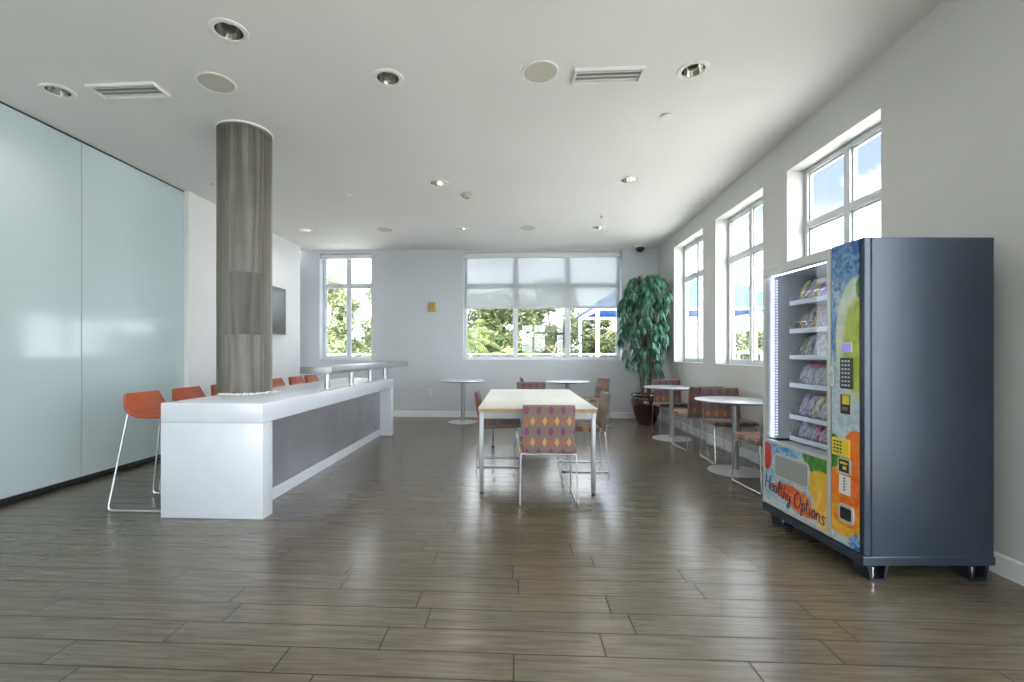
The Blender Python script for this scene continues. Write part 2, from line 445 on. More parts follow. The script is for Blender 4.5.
# ceiling (recesses cut for the downlights)
DL = [(-1.859, 2.894, .120, 'round recessed downlight nearest the camera, above the counter end'),
      (-.977, 3.471, .118, 'round recessed downlight right of the beaded column, midway to the round speaker grille'),
      (1.348, 3.578, .118, 'round recessed downlight right of the slotted ceiling vent, near the right wall'),
      (-3.556, 3.403, .112, 'round recessed downlight at far left above the frosted glass wall'),
      (-.945, 5.539, .110, 'small recessed downlight beside the smoke detector in mid ceiling'),
      (1.360, 5.620, .110, 'small recessed downlight in mid ceiling near the right windows'),
      (-.895, 7.456, .105, 'small recessed downlight near the back wall, between two flat speaker discs'),
      (1.325, 7.516, .105, 'small recessed downlight near the back wall, right of the flat speaker disc'),
      (-3.443, 7.377, .105, 'small recessed downlight near the back wall at the far left, above the television')]
def build_ceiling():
    b = bmesh.new(); nx, ny = 16, 24; th = .14
    xs = [XL-.06+(XR+.02-XL+.06)*i/nx for i in range(nx+1)]; ys = [YF-.1+(YB+.02-YF+.1)*j/ny for j in range(ny+1)]
    lo = [[b.verts.new((x, y, zc(x, y))) for y in ys] for x in xs]
    hi = [[b.verts.new((x, y, zc(x, y)+th)) for y in ys] for x in xs]
    for i in range(nx):
        for j in range(ny):
            b.faces.new((lo[i][j], lo[i][j+1], lo[i+1][j+1], lo[i+1][j])); b.faces.new((hi[i][j], hi[i+1][j], hi[i+1][j+1], hi[i][j+1]))
    for i in range(nx):
        b.faces.new((lo[i][0], lo[i+1][0], hi[i+1][0], hi[i][0])); b.faces.new((lo[i+1][ny], lo[i][ny], hi[i][ny], hi[i+1][ny]))
    for j in range(ny):
        b.faces.new((lo[0][j+1], lo[0][j], hi[0][j], hi[0][j+1])); b.faces.new((lo[nx][j], lo[nx][j+1], hi[nx][j+1], hi[nx][j]))
    bmesh.ops.recalc_face_normals(b, faces=b.faces)
    me = bpy.data.meshes.new('ceiling'); b.to_mesh(me); b.free()
    o = bpy.data.objects.new('ceiling', me); COL.objects.link(o)
    cut = MB()
    for (x, y, r, l) in DL: q = r*(.8 if y < 5 else .95); cut.lathe([(q, zc(x, y)-.3), (q, zc(x, y)+.5)], 40, x, y)
    c = cut.build('cutter', 'ceiling', smooth=False)
    md = o.modifiers.new('holes', 'BOOLEAN'); md.operation = 'DIFFERENCE'; md.object = c; md.solver = 'EXACT'
    dg = bpy.context.evaluated_depsgraph_get()
    me2 = bpy.data.meshes.new_from_object(o.evaluated_get(dg))
    o.modifiers.clear(); o.data = me2; me2.name = 'ceiling'
    me2.materials.clear(); me2.materials.append(M['ceiling'])
    me2.shade_smooth(); me2.set_sharp_from_angle(angle=math.radians(20))
    bpy.data.objects.remove(c); bpy.data.meshes.remove(me)
    return struct(o, 'pale grey painted ceiling')
build_ceiling()

def wall_y(name, m, y0, y1, x0, x1, holes, label):
    """wall across x between y0..y1 with rectangular holes (hx0,hx1,hz0,hz1) sorted by x"""
    w = MB(); x = x0
    for (a, b, z0, z1) in holes:
        w.box(x, y0, 0, a, y1, ZT); w.box(a, y0, 0, b, y1, z0); w.box(a, y0, z1, b, y1, ZT); x = b
    w.box(x, y0, 0, x1, y1, ZT)
    return struct(w.build(name, m, smooth=False), label)
def wall_x(name, m, x0, x1, y0, y1, holes, label):
    w = MB(); y = y0
    for (a, b, z0, z1) in holes:
        w.box(x0, y, 0, x1, a, ZT); w.box(x0, a, 0, x1, b, z0); w.box(x0, a, z1, x1, b, ZT); y = b
    w.box(x0, y, 0, x1, y1, ZT)
    return struct(w.build(name, m, smooth=False), label)

WR = [(-3.1, -1.6, .15, 3.15), (-1.4, .1, .15, 3.15), (.3, 1.8, .15, 3.15), (3.52, 4.695, 1.09, 3.03), (5.14, 6.33, 1.085, 3.03), (6.75, 7.955, 1.09, 3.03)]
WB = [(-3.85, -2.82, 1.11, 3.185), (-1.02, 2.01, 1.105, 3.18)]
WF = [(-4.0, -2.35, .25, 3.05), (.22, 1.40, 1.30, 2.62), (1.85, 2.6, .25, 3.05)]
WT = .24
wall_x('wall_right', 'wall_right', XR, XR+WT, YF, YB+WT, WR, 'warm grey painted wall with three tall deep-set windows')
wall_y('wall_back', 'wall_back', YB, YB+WT, XL-.45, XR, WB, 'cool grey painted back wall')
wall_y('wall_rear', 'wall', YF-WT, YF, XL-.06, XR+WT, WF, 'painted wall behind the camera')
struct(MB().box(XW-.36, GLASS_END+.001, 0, XW, 8.49, ZT, .004).box(XW-.5, 8.49, 0, XW-.3, YB+.02, ZT).build('wall_left', 'wall_white', smooth=False), 'white wall with the television')
# frosted glass wall: panels, black head track and black base track
gw = MB().box(XL-.06, YF, zc(XL, 4)+.0, XL-.03, GLASS_END, ZT).build('wall_left_glazed', 'wall_white', smooth=False); struct(gw, 'frosted glass wall on the left')
yy = GLASS_END
while yy > YF:
    a = max(yy-1.352, YF)
    p = MB().box(XL-.028, a+.004, .055, XL, yy-.004, zc(XL, 4)-.016, .002).build('glass_panel', 'frosted', gw, smooth=False)
    MB().box(XL-.026, yy-.004, .055, XL-.004, yy+.004, zc(XL, 4)-.016).build('joint_seal', 'grey_flap', gw, smooth=False)
    yy -= 1.352
MB().box(XL-.028, YF, zc(XL, 4)-.014, XL-.002, GLASS_END, zc(XL, 4)+.03).build('head_track', 'dark_gap', gw, smooth=False)
MB().box(XL-.026, YF, 0, XL+.045, GLASS_END, .036, .004).box(XL-.026, YF, .036, XL+.012, GLASS_END, .052).build('base_track', 'dark_gap', gw, smooth=False)
# baseboards
struct(MB().prism([(XR-.016, 0), (XR, 0), (XR, .115), (XR-.006, .115), (XR-.016, .105)], YF, YB-.018, 'y').build('baseboard_right', 'trim', smooth=False))
struct(MB().prism([(YB-.016, 0), (YB, 0), (YB, .115), (YB-.006, .115), (YB-.016, .105)], XL-.2, XR-.001, 'x').build('baseboard_back', 'trim', smooth=False))
struct(MB().prism([(XW, 0), (XW+.014, 0), (XW+.014, .105), (XW+.005, .112), (XW, .112)], GLASS_END+.02, 8.49, 'y').build('baseboard_left', 'trim', smooth=False))

# windows ------------------------------------------------------------
def window(idx, axis, hole, at, cols, transom, fw=.045, label=None):
    """frame in the plane 'at' (frame spans at..at+.06 going outward); bars: list of column positions, transom height"""
    a, b, z0, z1 = hole
    f = MB()
    def bar(u0, u1, w0, w1, d0=0, d1=.06):
        if axis == 'y': f.box(u0, at+d0, w0, u1, at+d1, w1, .004, 1)
        else: f.box(at+d0, u0, w0, at+d1, u1, w1, .004, 1)
    bar(a, a+fw, z0, z1); bar(b-fw, b, z0, z1); bar(a+fw, b-fw, z0, z0+fw); bar(a+fw, b-fw, z1-fw, z1)
    ed = [a+fw]+list(cols)+[b-fw]
    for c in cols: bar(c-.036, c+.036, z0+fw, z1-fw, -.004, .064)
    for i in range(len(ed)-1):
        u0 = ed[i]+(.036 if i else 0); u1 = ed[i+1]-(.036 if i < len(ed)-2 else 0)
        bar(u0, u1, transom-.034, transom+.034, -.002, .062)
        for (w0, w1) in ((z0+fw, transom-.034), (transom+.034, z1-fw)):   # slim inner sash beads
            t = .016
            bar(u0, u0+t, w0, w1, .018, .048); bar(u1-t, u1, w0, w1, .018, .048)
            bar(u0+t, u1-t, w0, w0+t, .018, .048); bar(u0+t, u1-t, w1-t, w1, .018, .048)
    fo = f.build('window_%d' % idx, 'frame', smooth=False); struct(fo, label)
    g = MB()
    if axis == 'y': g.box(a+.01, at+.030, z0+.01, b-.01, at+.036, z1-.01)
    else: g.box(at+.030, a+.01, z0+.01, at+.036, b-.01, z1-.01)
    g.build('window_pane', 'glass', fo, smooth=False)
    return fo
lab = ['window nearest the camera on the right wall, above the vending machine', 'middle window on the right wall', 'right wall window nearest the plant']
for i, hgt in enumerate(WR[3:]):
    window(i+1, 'x', hgt, XR+.165, [(hgt[0]+hgt[1])/2+.0], 2.475, .05, lab[i])
window(4, 'y', WB[0], YB+.165, [(WB[0][0]+WB[0][1])/2], 2.58, .05, 'narrow back window left of the counter shelf')
window(5, 'y', WB[1], YB+.165, [-.012, 1.004], 2.555, .05, 'wide back window with a sheer roller shade')
for i, hgt in enumerate(WR[:3]): window(6+i, 'x', hgt, XR+.165, [(hgt[0]+hgt[1])/2], 2.475)  # unseen windows behind the camera, added to let in more daylight
for i, hgt in enumerate(WF): window(9+i, 'y', (hgt[0], hgt[1], hgt[2], hgt[3]), YF-.165, [(hgt[0]+hgt[1])/2], hgt[2]+(hgt[3]-hgt[2])*.68)  # unseen rear windows; the outer two are added for their light

# roller shade on the wide back window
sh = thing('roller_shade', 'sheer white roller shade half lowered in the wide back window', 'window shade', (.495, YB+.09, 0))
MB().box(-1.51, -.045, 3.085, 1.51, .05, 3.178, .008).build('cassette', 'white_metal', sh)
MB().box(1.455, -.05, 3.082, 1.512, .054, 3.179, .006).build('end_cap', 'vent_metal', sh)
MB().box(-1.49, .012, 2.125, 1.49, .014, 3.09).build('shade_fabric', 'shade', sh, smooth=False)
MB().box(-1.495, .002, 2.10, 1.495, .024, 2.128, .005).build('bottom_bar', 'vent_metal', sh)
sh2 = thing('roller_shade', 'white roller shade fully rolled up at the top of the narrow back window', 'window shade', (-3.335, YB+.09, 0))
MB().box(-.505, -.045, 3.095, .505, .045, 3.18, .008).build('cassette', 'white_metal', sh2)

# ------------------------------------------------------------------ ceiling fittings
def downlight(x, y, r, label):
    r *= .8 if y < 5 else .95
    z = zc(x, y)
    t = thing('recessed_downlight', label, 'ceiling light', (x, y, z), 0, 'recessed ceiling downlights')
    MB().lathe([(r-.012, .0), (r-.012, -.006), (r+.004, -.010), (r+.020, -.006), (r+.023, .0)], 40, cap=False).build('trim_ring', 'white_metal', t)
    MB().lathe([(r-.010, -.002), (r-.018, .05), (r-.03, .10), (.045, .135), (.001, .136)], 40, cap=False).build('reflector', 'reflector', t)
    MB().lathe([(.001, .050), (.028, .058), (.040, .080), (.036, .105), (.022, .13)], 24).build('lamp_bulb', 'bulb', t)
for d in DL: downlight(*d)
def speaker(x, y, r, label):
    t = thing('ceiling_speaker', label, 'speaker', (x, y, zc(x, y)), 0, 'round ceiling speakers')
    MB().lathe([(r-.014, 0.002), (r-.014, -.006), (r-.004, -.008), (r+.002, -.006), (r+.004, .002)], 48, cap=False).build('rim', 'white_metal', t)
    MB().lathe([(r-.0135, .001), (r-.0135, -.003), (.001, -.006)], 48, cap=False).build('grille', 'grille', t)
speaker(-2.296, 3.415, .138, 'round white ceiling speaker between the slotted vent and the beaded column')
speaker(.182, 3.501, .138, 'round ceiling speaker grille left of the front slotted vent in mid ceiling')
speaker(-2.14, 7.428, .14, 'flat round ceiling speaker far back, over the counter')
speaker(.188, 7.479, .14, 'flat round ceiling speaker far back, over the wide window')
def vent(x, y, rz, label):
    t = thing('ceiling_vent', label, 'vent', (x, y, zc(x, y)), rz, 'slotted ceiling vents')
    a, b, q = .265, .092, -.022
    f = MB(); f.box(-a, -b, q, a, -b+.018, .002); f.box(-a, b-.018, q, a, b, .002)
    f.box(-a, -b+.018, q, -a+.018, b-.018, .002); f.box(a-.018, -b+.018, q, a, b-.018, .002)
    f.build('vent_frame', 'white_metal', t, smooth=False)
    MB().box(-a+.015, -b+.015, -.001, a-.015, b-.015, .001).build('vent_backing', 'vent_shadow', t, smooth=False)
    for k in range(3):
        MB().box(-a+.019, -.015, -.0012, a-.019, .015, .0012, mx=Matrix.Translation((0, -.046+k*.046, -.012)) @ Matrix.Rotation(math.radians(20), 4, 'X')).build('slat', 'white_metal', t, smooth=False)
vent(-3.013, 3.436, .035, 'slotted ceiling vent at left beside the round speaker')
vent(.705, 3.575, .03, 'slotted ceiling vent right of the round speaker grille in mid ceiling')
t = thing('smoke_detector', 'small round smoke detector on the ceiling beside a downlight', 'smoke detector', (-.636, 5.95, zc(-.636, 5.95)))
MB().lathe([(.085, .002), (.085, -.012), (.072, -.018), (.062, -.030), (.048, -.045), (.001, -.048)], 32, cap=False).build('housing', mat('detector_plastic', (.55, .54, .48), .5), t)
MB().lathe([(.018, -.046), (.016, -.054), (.001, -.055)], 16, cap=False).build('sensor', 'table_edge', t)
for (x, y, l) in ((-2.142, 5.807, 'flat white cover disc on the ceiling above the far counter'), (1.348, 4.211, 'flat white cover disc on the ceiling behind the right front downlight')):
    t = thing('sprinkler_cover', l, 'sprinkler', (x, y, zc(x, y)), 0, 'concealed sprinkler covers')
    MB().lathe([(.001, -.016), (.046, -.014), (.050, -.007)], 28, cap=False).build('cover_plate', 'white_metal', t)
    MB().lathe([(.036, -.006), (.036, .003)], 24).build('collar', 'grille', t)
for (x, y, l) in ((1.26, 6.858, 'small pendent sprinkler on the ceiling far back near the right windows'), (-3.586, 5.279, 'small pendent sprinkler on the ceiling left of the beaded column')):
    t = thing('fire_sprinkler', l, 'sprinkler', (x, y, zc(x, y)), 0, 'pendent sprinkler heads')
    MB().lathe([(.036, .002), (.034, -.006), (.016, -.010)], 24).build('escutcheon', 'white_metal', t)
    MB().lathe([(.011, -.008), (.010, -.032)], 12).box(-.016, -.002, -.045, -.012, .002, -.02).box(.012, -.002, -.045, .016, .002, -.02).build('body', 'chrome', t)
    MB().lathe([(.024, -.044), (.024, -.047)], 16).build('deflector', 'chrome', t)
cx, cy = 2.30, 8.66
t = thing('dome_camera', 'dark dome security camera on the ceiling in the back right corner', 'security camera', (cx, cy, zc(cx, cy)))
MB().lathe([(.098, .003), (.098, -.026), (.082, -.040)], 28).build('housing', 'white_metal', t)
MB().lathe([(.078, -.036), (.074, -.078), (.050, -.108), (.001, -.122)], 28).build('dome', 'black', t)

def lie_on_ceiling():
    """tilt each fitting so it sits flush on the slightly sloping ceiling"""
    for o in list(COL.objects):
        if o.parent is None and o.get('category') in ('ceiling light', 'speaker', 'vent', 'smoke detector', 'sprinkler', 'security camera'):
            x, y, e = o.location.x, o.location.y, .05
            gx = (zc(x+e, y)-zc(x-e, y))/(2*e); gy = (zc(x, y+e)-zc(x, y-e))/(2*e)
            n = Vector((gx, gy, -1)).normalized()*-1
            q = Vector((0, 0, 1)).rotation_difference(n)
            o.rotation_euler = (q.to_matrix() @ Euler((0, 0, o.rotation_euler.z)).to_matrix()).to_euler()
lie_on_ceiling()

# ------------------------------------------------------------------ wall fittings
t = thing('television', 'black wall-mounted television on the white left wall beyond the column', 'television', (XW+.001, 7.22, 1.95))
MB().box(.01, -.62, -.40, .058, .62, .40, .006).build('casing', 'black', t)
MB().box(.0582, -.605, -.375, .0595, .605, .385).build('screen', 'screen', t, smooth=False)
MB().box(0, -.2, -.15, .012, .2, .15).build('wall_bracket', 'black', t, smooth=False)
t = thing('wall_sensor', 'small square gold-coloured plate high on the back wall between the windows', 'wall plate', (-1.617, YB, 2.13))
MB().box(-.068, -.03, -.095, .068, 0, .095, .006).build('housing', 'brass', t)
MB().lathe([(.04, 0), (.038, .008), (.001, .011)], 24).build('lens', mat('amber_lens', (.45, .30, .05), .3), t).matrix_local = Matrix.Translation((0, -.029, .01)) @ Matrix.Rotation(PI/2, 4, 'X')
t = thing('power_outlet', 'white power outlet low on the back wall left of the round table', 'outlet', (-1.666, YB, .48))
MB().box(-.038, -.007, -.06, .038, 0, .06, .003).build('cover_plate', 'outlet', t)
for dz in (-.025, .025):
    MB().box(-.017, -.009, dz-.014, .017, -.006, dz+.014, .002).build('socket', 'grille', t)

# ------------------------------------------------------------------ counter
ZK = .855
CX0, CX1, CY0, CY1 = -2.645, -1.862, 3.30, 6.93
def counter():
    t = thing('bar_counter', 'long white waterfall-edge bar counter with a grey side panel', 'counter', (0, 0, 0))
    MB().box(CX0, CY0, ZK-.145, CX1, CY1, ZK, .004).build('countertop', 'counter', t)
    MB().box(CX0, CY0, 0, CX1, CY0+.135, ZK-.147, .003).build('end_panel', 'counter', t)
    MB().box(CX0, CY1-.135, 0, CX1, CY1, ZK-.147, .003).build('end_panel', 'counter', t)
    pm = mat('grey_metal_laminate', (.36, .365, .39), .32, .5, vary=.10, vscale=2.5)
    MB().box(-2.14, CY0+.136, .098, -2.035, CY1-.136, ZK-.147).build('side_panel', pm, t, smooth=False)
    MB().box(-2.14, CY0+.136, 0, -2.028, CY1-.136, .098, .002).build('plinth', 'counter', t, smooth=False)
counter()
# raised steel shelf on posts
t = thing('raised_bar_shelf', 'raised grey metal shelf on short steel posts above the far counter', 'shelf', (0, 0, 0))
MB().box(-2.20, 4.58, 1.018, -1.868, 7.90, 1.088, .003).build('shelf_slab', mat('shelf_steel', (.36, .38, .39), .38, .6, vary=.1, vscale=3), t)
for y in (4.70, 5.40, 6.11, 6.80):
    po = MB().lathe([(.027, ZK), (.027, 1.018)], 24, -1.965, y).build('post', 'steel', t)
    MB().lathe([(.043, ZK), (.043, ZK+.008), (.03, ZK+.011)], 24, -1.965, y).build('post_flange', 'steel', po)

# beaded chain column
CCX, CCY = -2.525, 4.17
def curtain():
    z1 = zc(CCX, CCY)
    t = thing('bead_chain_column', 'round column wrapped in a hanging grey bead-chain curtain, rising from the counter', 'column', (CCX, CCY, 0))
    R = .229
    MB().lathe([(R-.03, z1-.012), (R+.008, z1-.012), (R+.012, z1-.008), (R+.012, z1+.01), (R-.03, z1+.01)], 56, cap=False).build('ceiling_ring', 'white_metal', t)
    MB().lathe([(.135, ZK), (.135, z1)], 40).build('column_core', 'drum', t)
    MB().lathe([(.185, 1.40), (.192, 1.405), (.192, 1.955), (.185, 1.96), (.14, 1.96), (.14, 1.40)], 48, cap=False).build('dark_band', 'drum_dark', t)
    for li, (rr, n, rad) in enumerate(((R, 196, .0017), (R-.03, 178, .0017))):
        s = MB()
        for k in range(n):
            pts = []; ph = rnd.uniform(0, 6.3)
            for i in range(15):
                f = i/14; z = ZK+.004+(z1-.016-ZK)*f
                a = 2*PI*k/n + (.011*math.sin(2.2*z+li*1.3+1.5*math.sin(2*PI*k/n*5))*math.sin(PI*f) if li else 0) + .0016*math.sin(ph+z*2)
                pts.append((rr*math.cos(a), rr*math.sin(a), z))
            s.tube(pts, rad, 5, False)
        o = s.build('bead_strands', 'chain', t); o['kind'] = 'stuff'
curtain()
s = MB()
pr_ = random.Random(3)
for k in range(520):
    a = pr_.uniform(0, 2*PI); r = .240+abs(pr_.gauss(0, .022)); x, y = CCX+r*math.cos(a), CCY+r*math.sin(a)
    if x < CX0+.02 or x > CX1-.02: continue
    q = pr_.uniform(.006, .0125); z = ZK+q*.6+max(0, (.28-r))*.35*pr_.random()
    g = bmesh.ops.create_icosphere(s.bm, subdivisions=1, radius=q)
    for v in g['verts']: v.co = Vector((x+v.co.x*pr_.uniform(.9, 1.2), y+v.co.y, z+v.co.z*.7))
tag(s.build('pebbles', 'pebble', angle=80), 'ring of loose white pebbles on the counter around the chain column', 'pebbles', kind='stuff')

# ------------------------------------------------------------------ bar stools
def make_stool(label):
    t = thing('bar_stool', label, 'bar stool', (0, 0, 0), 0, 'orange leather bar stools along the counter')
    # profile in x,z (front = +x); extruded along y
    inner = [(.178, .770), (.10, .758), (0, .752), (-.09, .757), (-.15, .775), (-.185, .81), (-.205, .86), (-.222, .912)]
    outer = [(-.247, .905), (-.232, .85), (-.212, .795), (-.172, .752), (-.10, .728), (0, .722), (.10, .727), (.178, .742)]
    sb = MB(); sb.prism(inner+outer, -.205, .205, 'y', .009)
    hw = lambda z: 1-.25*max(0, min(1, (z-.76)/.15))          # the back narrows towards its top edge
    for v in sb.bm.verts: v.co.y *= hw(v.co.z)
    sb.build('seat_shell', 'leather', t, angle=50)
    for sy in (-1, 1):
        for pf in (inner, outer):
            MB().tube([(x, sy*.2065*hw(z), z) for x, z in pf], .0035, 6).build('edge_seam', 'leather_edge', t)
    for sy in (-1, 1):
        p = rounded([(-.200, sy*.17, .772), (-.322, sy*.222, .009), (.215, sy*.222, .009), (.14, sy*.17, .722)], .045)
        MB().tube(p, .0075, 8).build('leg', 'rod', t)
    MB().tube([(.192, -.208, .26), (.192, .208, .26)], .007, 8).build('footrest', 'rod', t)
    MB().tube([(-.165, -.17, .742), (-.165, .17, .742)], .007, 8).build('seat_bracket', 'rod', t)
    MB().tube([(.14, -.17, .714), (.14, .17, .714)], .007, 8).build('seat_bracket', 'rod', t)
    return t
SX = -2.835
lb = ['orange leather bar stool nearest the camera, in front of the frosted glass wall',
      'orange leather bar stool second from the camera, showing over the counter corner',
      'orange leather bar stool tucked just left of the beaded column',
      'orange leather bar stool just right of the beaded column',
      'orange leather bar stool midway between column and raised shelf',
      'orange leather bar stool farthest away, under the end of the raised shelf']
st = make_stool(lb[0]); st.location = (SX, 3.63, 0)
for l, y in zip(lb[1:], (4.14, 4.66, 5.70, 6.25, 6.72)): copy_tree(st, (SX, y, 0), 0, l)

# ------------------------------------------------------------------ dining table
t = thing('dining_table', 'rectangular table with cream top, plywood edge and square metal legs', 'table', (.185, 5.055, 0))
TX, TY = .515, 1.06
MB().box(-TX, -TY, .742, TX, TY, .752, .002).build('tabletop', 'laminate', t)
MB().box(-TX+.001, -TY+.001, .712, TX-.001, TY-.001, .741).build('plywood_edge', 'plywood', t, smooth=False)
f = MB(); q = .045
f.box(-TX+.03, -TY+.03, .655, TX-.03, -TY+.055, .711); f.box(-TX+.03, TY-.055, .655, TX-.03, TY-.03, .711)
f.box(-TX+.03, -TY+.055, .655, -TX+.055, TY-.055, .711); f.box(TX-.055, -TY+.055, .655, TX-.03, TY-.055, .711)
f.build('apron', 'alu', t, smooth=False)
for sx in (-1, 1):
    for sy in (-1, 1):
        x, y = sx*(TX-.028), sy*(TY-.045)
        lg = MB().box(x-.018, y-.018, .012, x+.018, y+.018, .711, .003).build('leg', 'alu', t)
        MB().lathe([(.015, 0), (.017, .004), (.017, .012)], 16, x, y).build('foot_glide', 'black', lg)

# ------------------------------------------------------------------ chairs
def make_chair(label):
    t = thing('dining_chair', label, 'chair', (0, 0, 0), 0, 'patterned fabric sled-base chairs')
    seat = [(.235, .437), (.243, .457), (.225, .474), (.05, .470), (-.10, .460), (-.165, .458), (-.165, .412), (-.10, .414), (.05, .420), (.20, .424)]
    MB().prism(seat, -.232, .232, 'x', .008).build('seat', 'fabric_seat', t, angle=50)
    back = [(-.166, .420), (-.166, .462), (-.180, .52), (-.205, .66), (-.228, .802), (-.240, .815), (-.258, .813), (-.266, .802), (-.248, .66), (-.226, .52), (-.216, .47), (-.210, .424)]
    MB().prism(back, -.208, .208, 'x', .008).build('backrest', 'fabric_back', t, angle=50)
    for sx in (-1, 1):
        p = rounded([(sx*.195, .17, .414), (sx*.222, .19, .39), (sx*.230, .245, .0075), (sx*.230, -.245, .0075), (sx*.222, -.205, .412), (sx*.19, -.17, .412)], .022)
        lg = MB().tube(p, .0065, 8).build('sled_leg', 'rod', t)
        for gy in (.215, -.215):
            MB().tube([(sx*.230, gy-.015, .004), (sx*.230, gy+.015, .004)], .0075, 8).build('glide', 'black', lg)
    MB().tube([(-.205, .17, .414), (.205, .17, .414)], .0065, 8).build('crossbar', 'rod', t)
    MB().tube([(-.222, -.205, .412), (.222, -.205, .412)], .0065, 8).build('crossbar', 'rod', t)
    return t
CH = [((.262, 3.93), 0, 'patterned fabric chair at the near end of the rectangular table, back to the camera'),
      ((-.19, 5.17), -PI/2+.02, 'patterned fabric chair on the left long side of the rectangular table, seen side-on'),
      ((.715, 5.01), PI/2-.02, 'patterned fabric chair on the right long side of the rectangular table, seen side-on'),
      ((.215, 6.45), PI-.02, 'patterned fabric chair at the far end of the rectangular table, facing the camera'),
      ((.34, 8.02), -PI/2+.05, 'patterned fabric chair left of the back round table, mostly hidden behind the rectangular table'),
      ((1.28, 7.98), PI/2+.30, 'patterned fabric chair right of the back round table, turned toward it'),
      ((2.40, 7.25), PI-.03, 'patterned fabric chair facing the camera beside the potted plant'),
      ((2.36, 6.12), .04, 'patterned fabric chair, back to camera, between the two right-hand round tables'),
      ((2.43, 5.40), PI-.05, 'patterned fabric chair facing the camera behind the nearer round table by the right wall'),
      ((2.33, 4.33), .06, 'patterned fabric chair half hidden behind the vending machine')]
ch0 = make_chair(CH[0][2]); ch0.location = (*CH[0][0], 0); ch0.rotation_euler.z = CH[0][1]
for (p, rz, l) in CH[1:]: copy_tree(ch0, (*p, 0), rz, l)

# ------------------------------------------------------------------ round tables
def make_round(label):
    t = thing('round_table', label, 'table', (0, 0, 0), 0, 'round white pedestal cafe tables')
    tp = MB().lathe([(.001, .748), (.385, .748), (.393, .744), (.393, .738), (.384, .734)], 56).build('tabletop', 'table_white', t)
    MB().lathe([(.384, .7335), (.30, .716), (.001, .714)], 56, cap=False).build('bevelled_underside', 'table_edge', tp)
    MB().lathe([(.036, .012), (.036, .716)], 28).build('pedestal', 'alu', t)
    MB().lathe([(.001, 0), (.262, 0), (.265, .004), (.262, .009), (.16, .015), (.05, .019), (.037, .024), (.001, .024)], 56).build('base_plate', 'plate', t)
    return t
RT = [((-.95, 8.2), 'round white pedestal table standing alone by the back wall, without chairs'),
      ((.90, 8.12), 'round white pedestal table under the wide back window, behind the rectangular table'),
      ((2.245, 6.76), 'round white pedestal table next to the potted plant'),
      ((2.278, 4.90), 'round white pedestal table nearest the vending machine')]
r0 = make_round(RT[0][1]); r0.location = (*RT[0][0], 0)
for (p, l) in RT[1:]: copy_tree(r0, (*p, 0), 0, l)

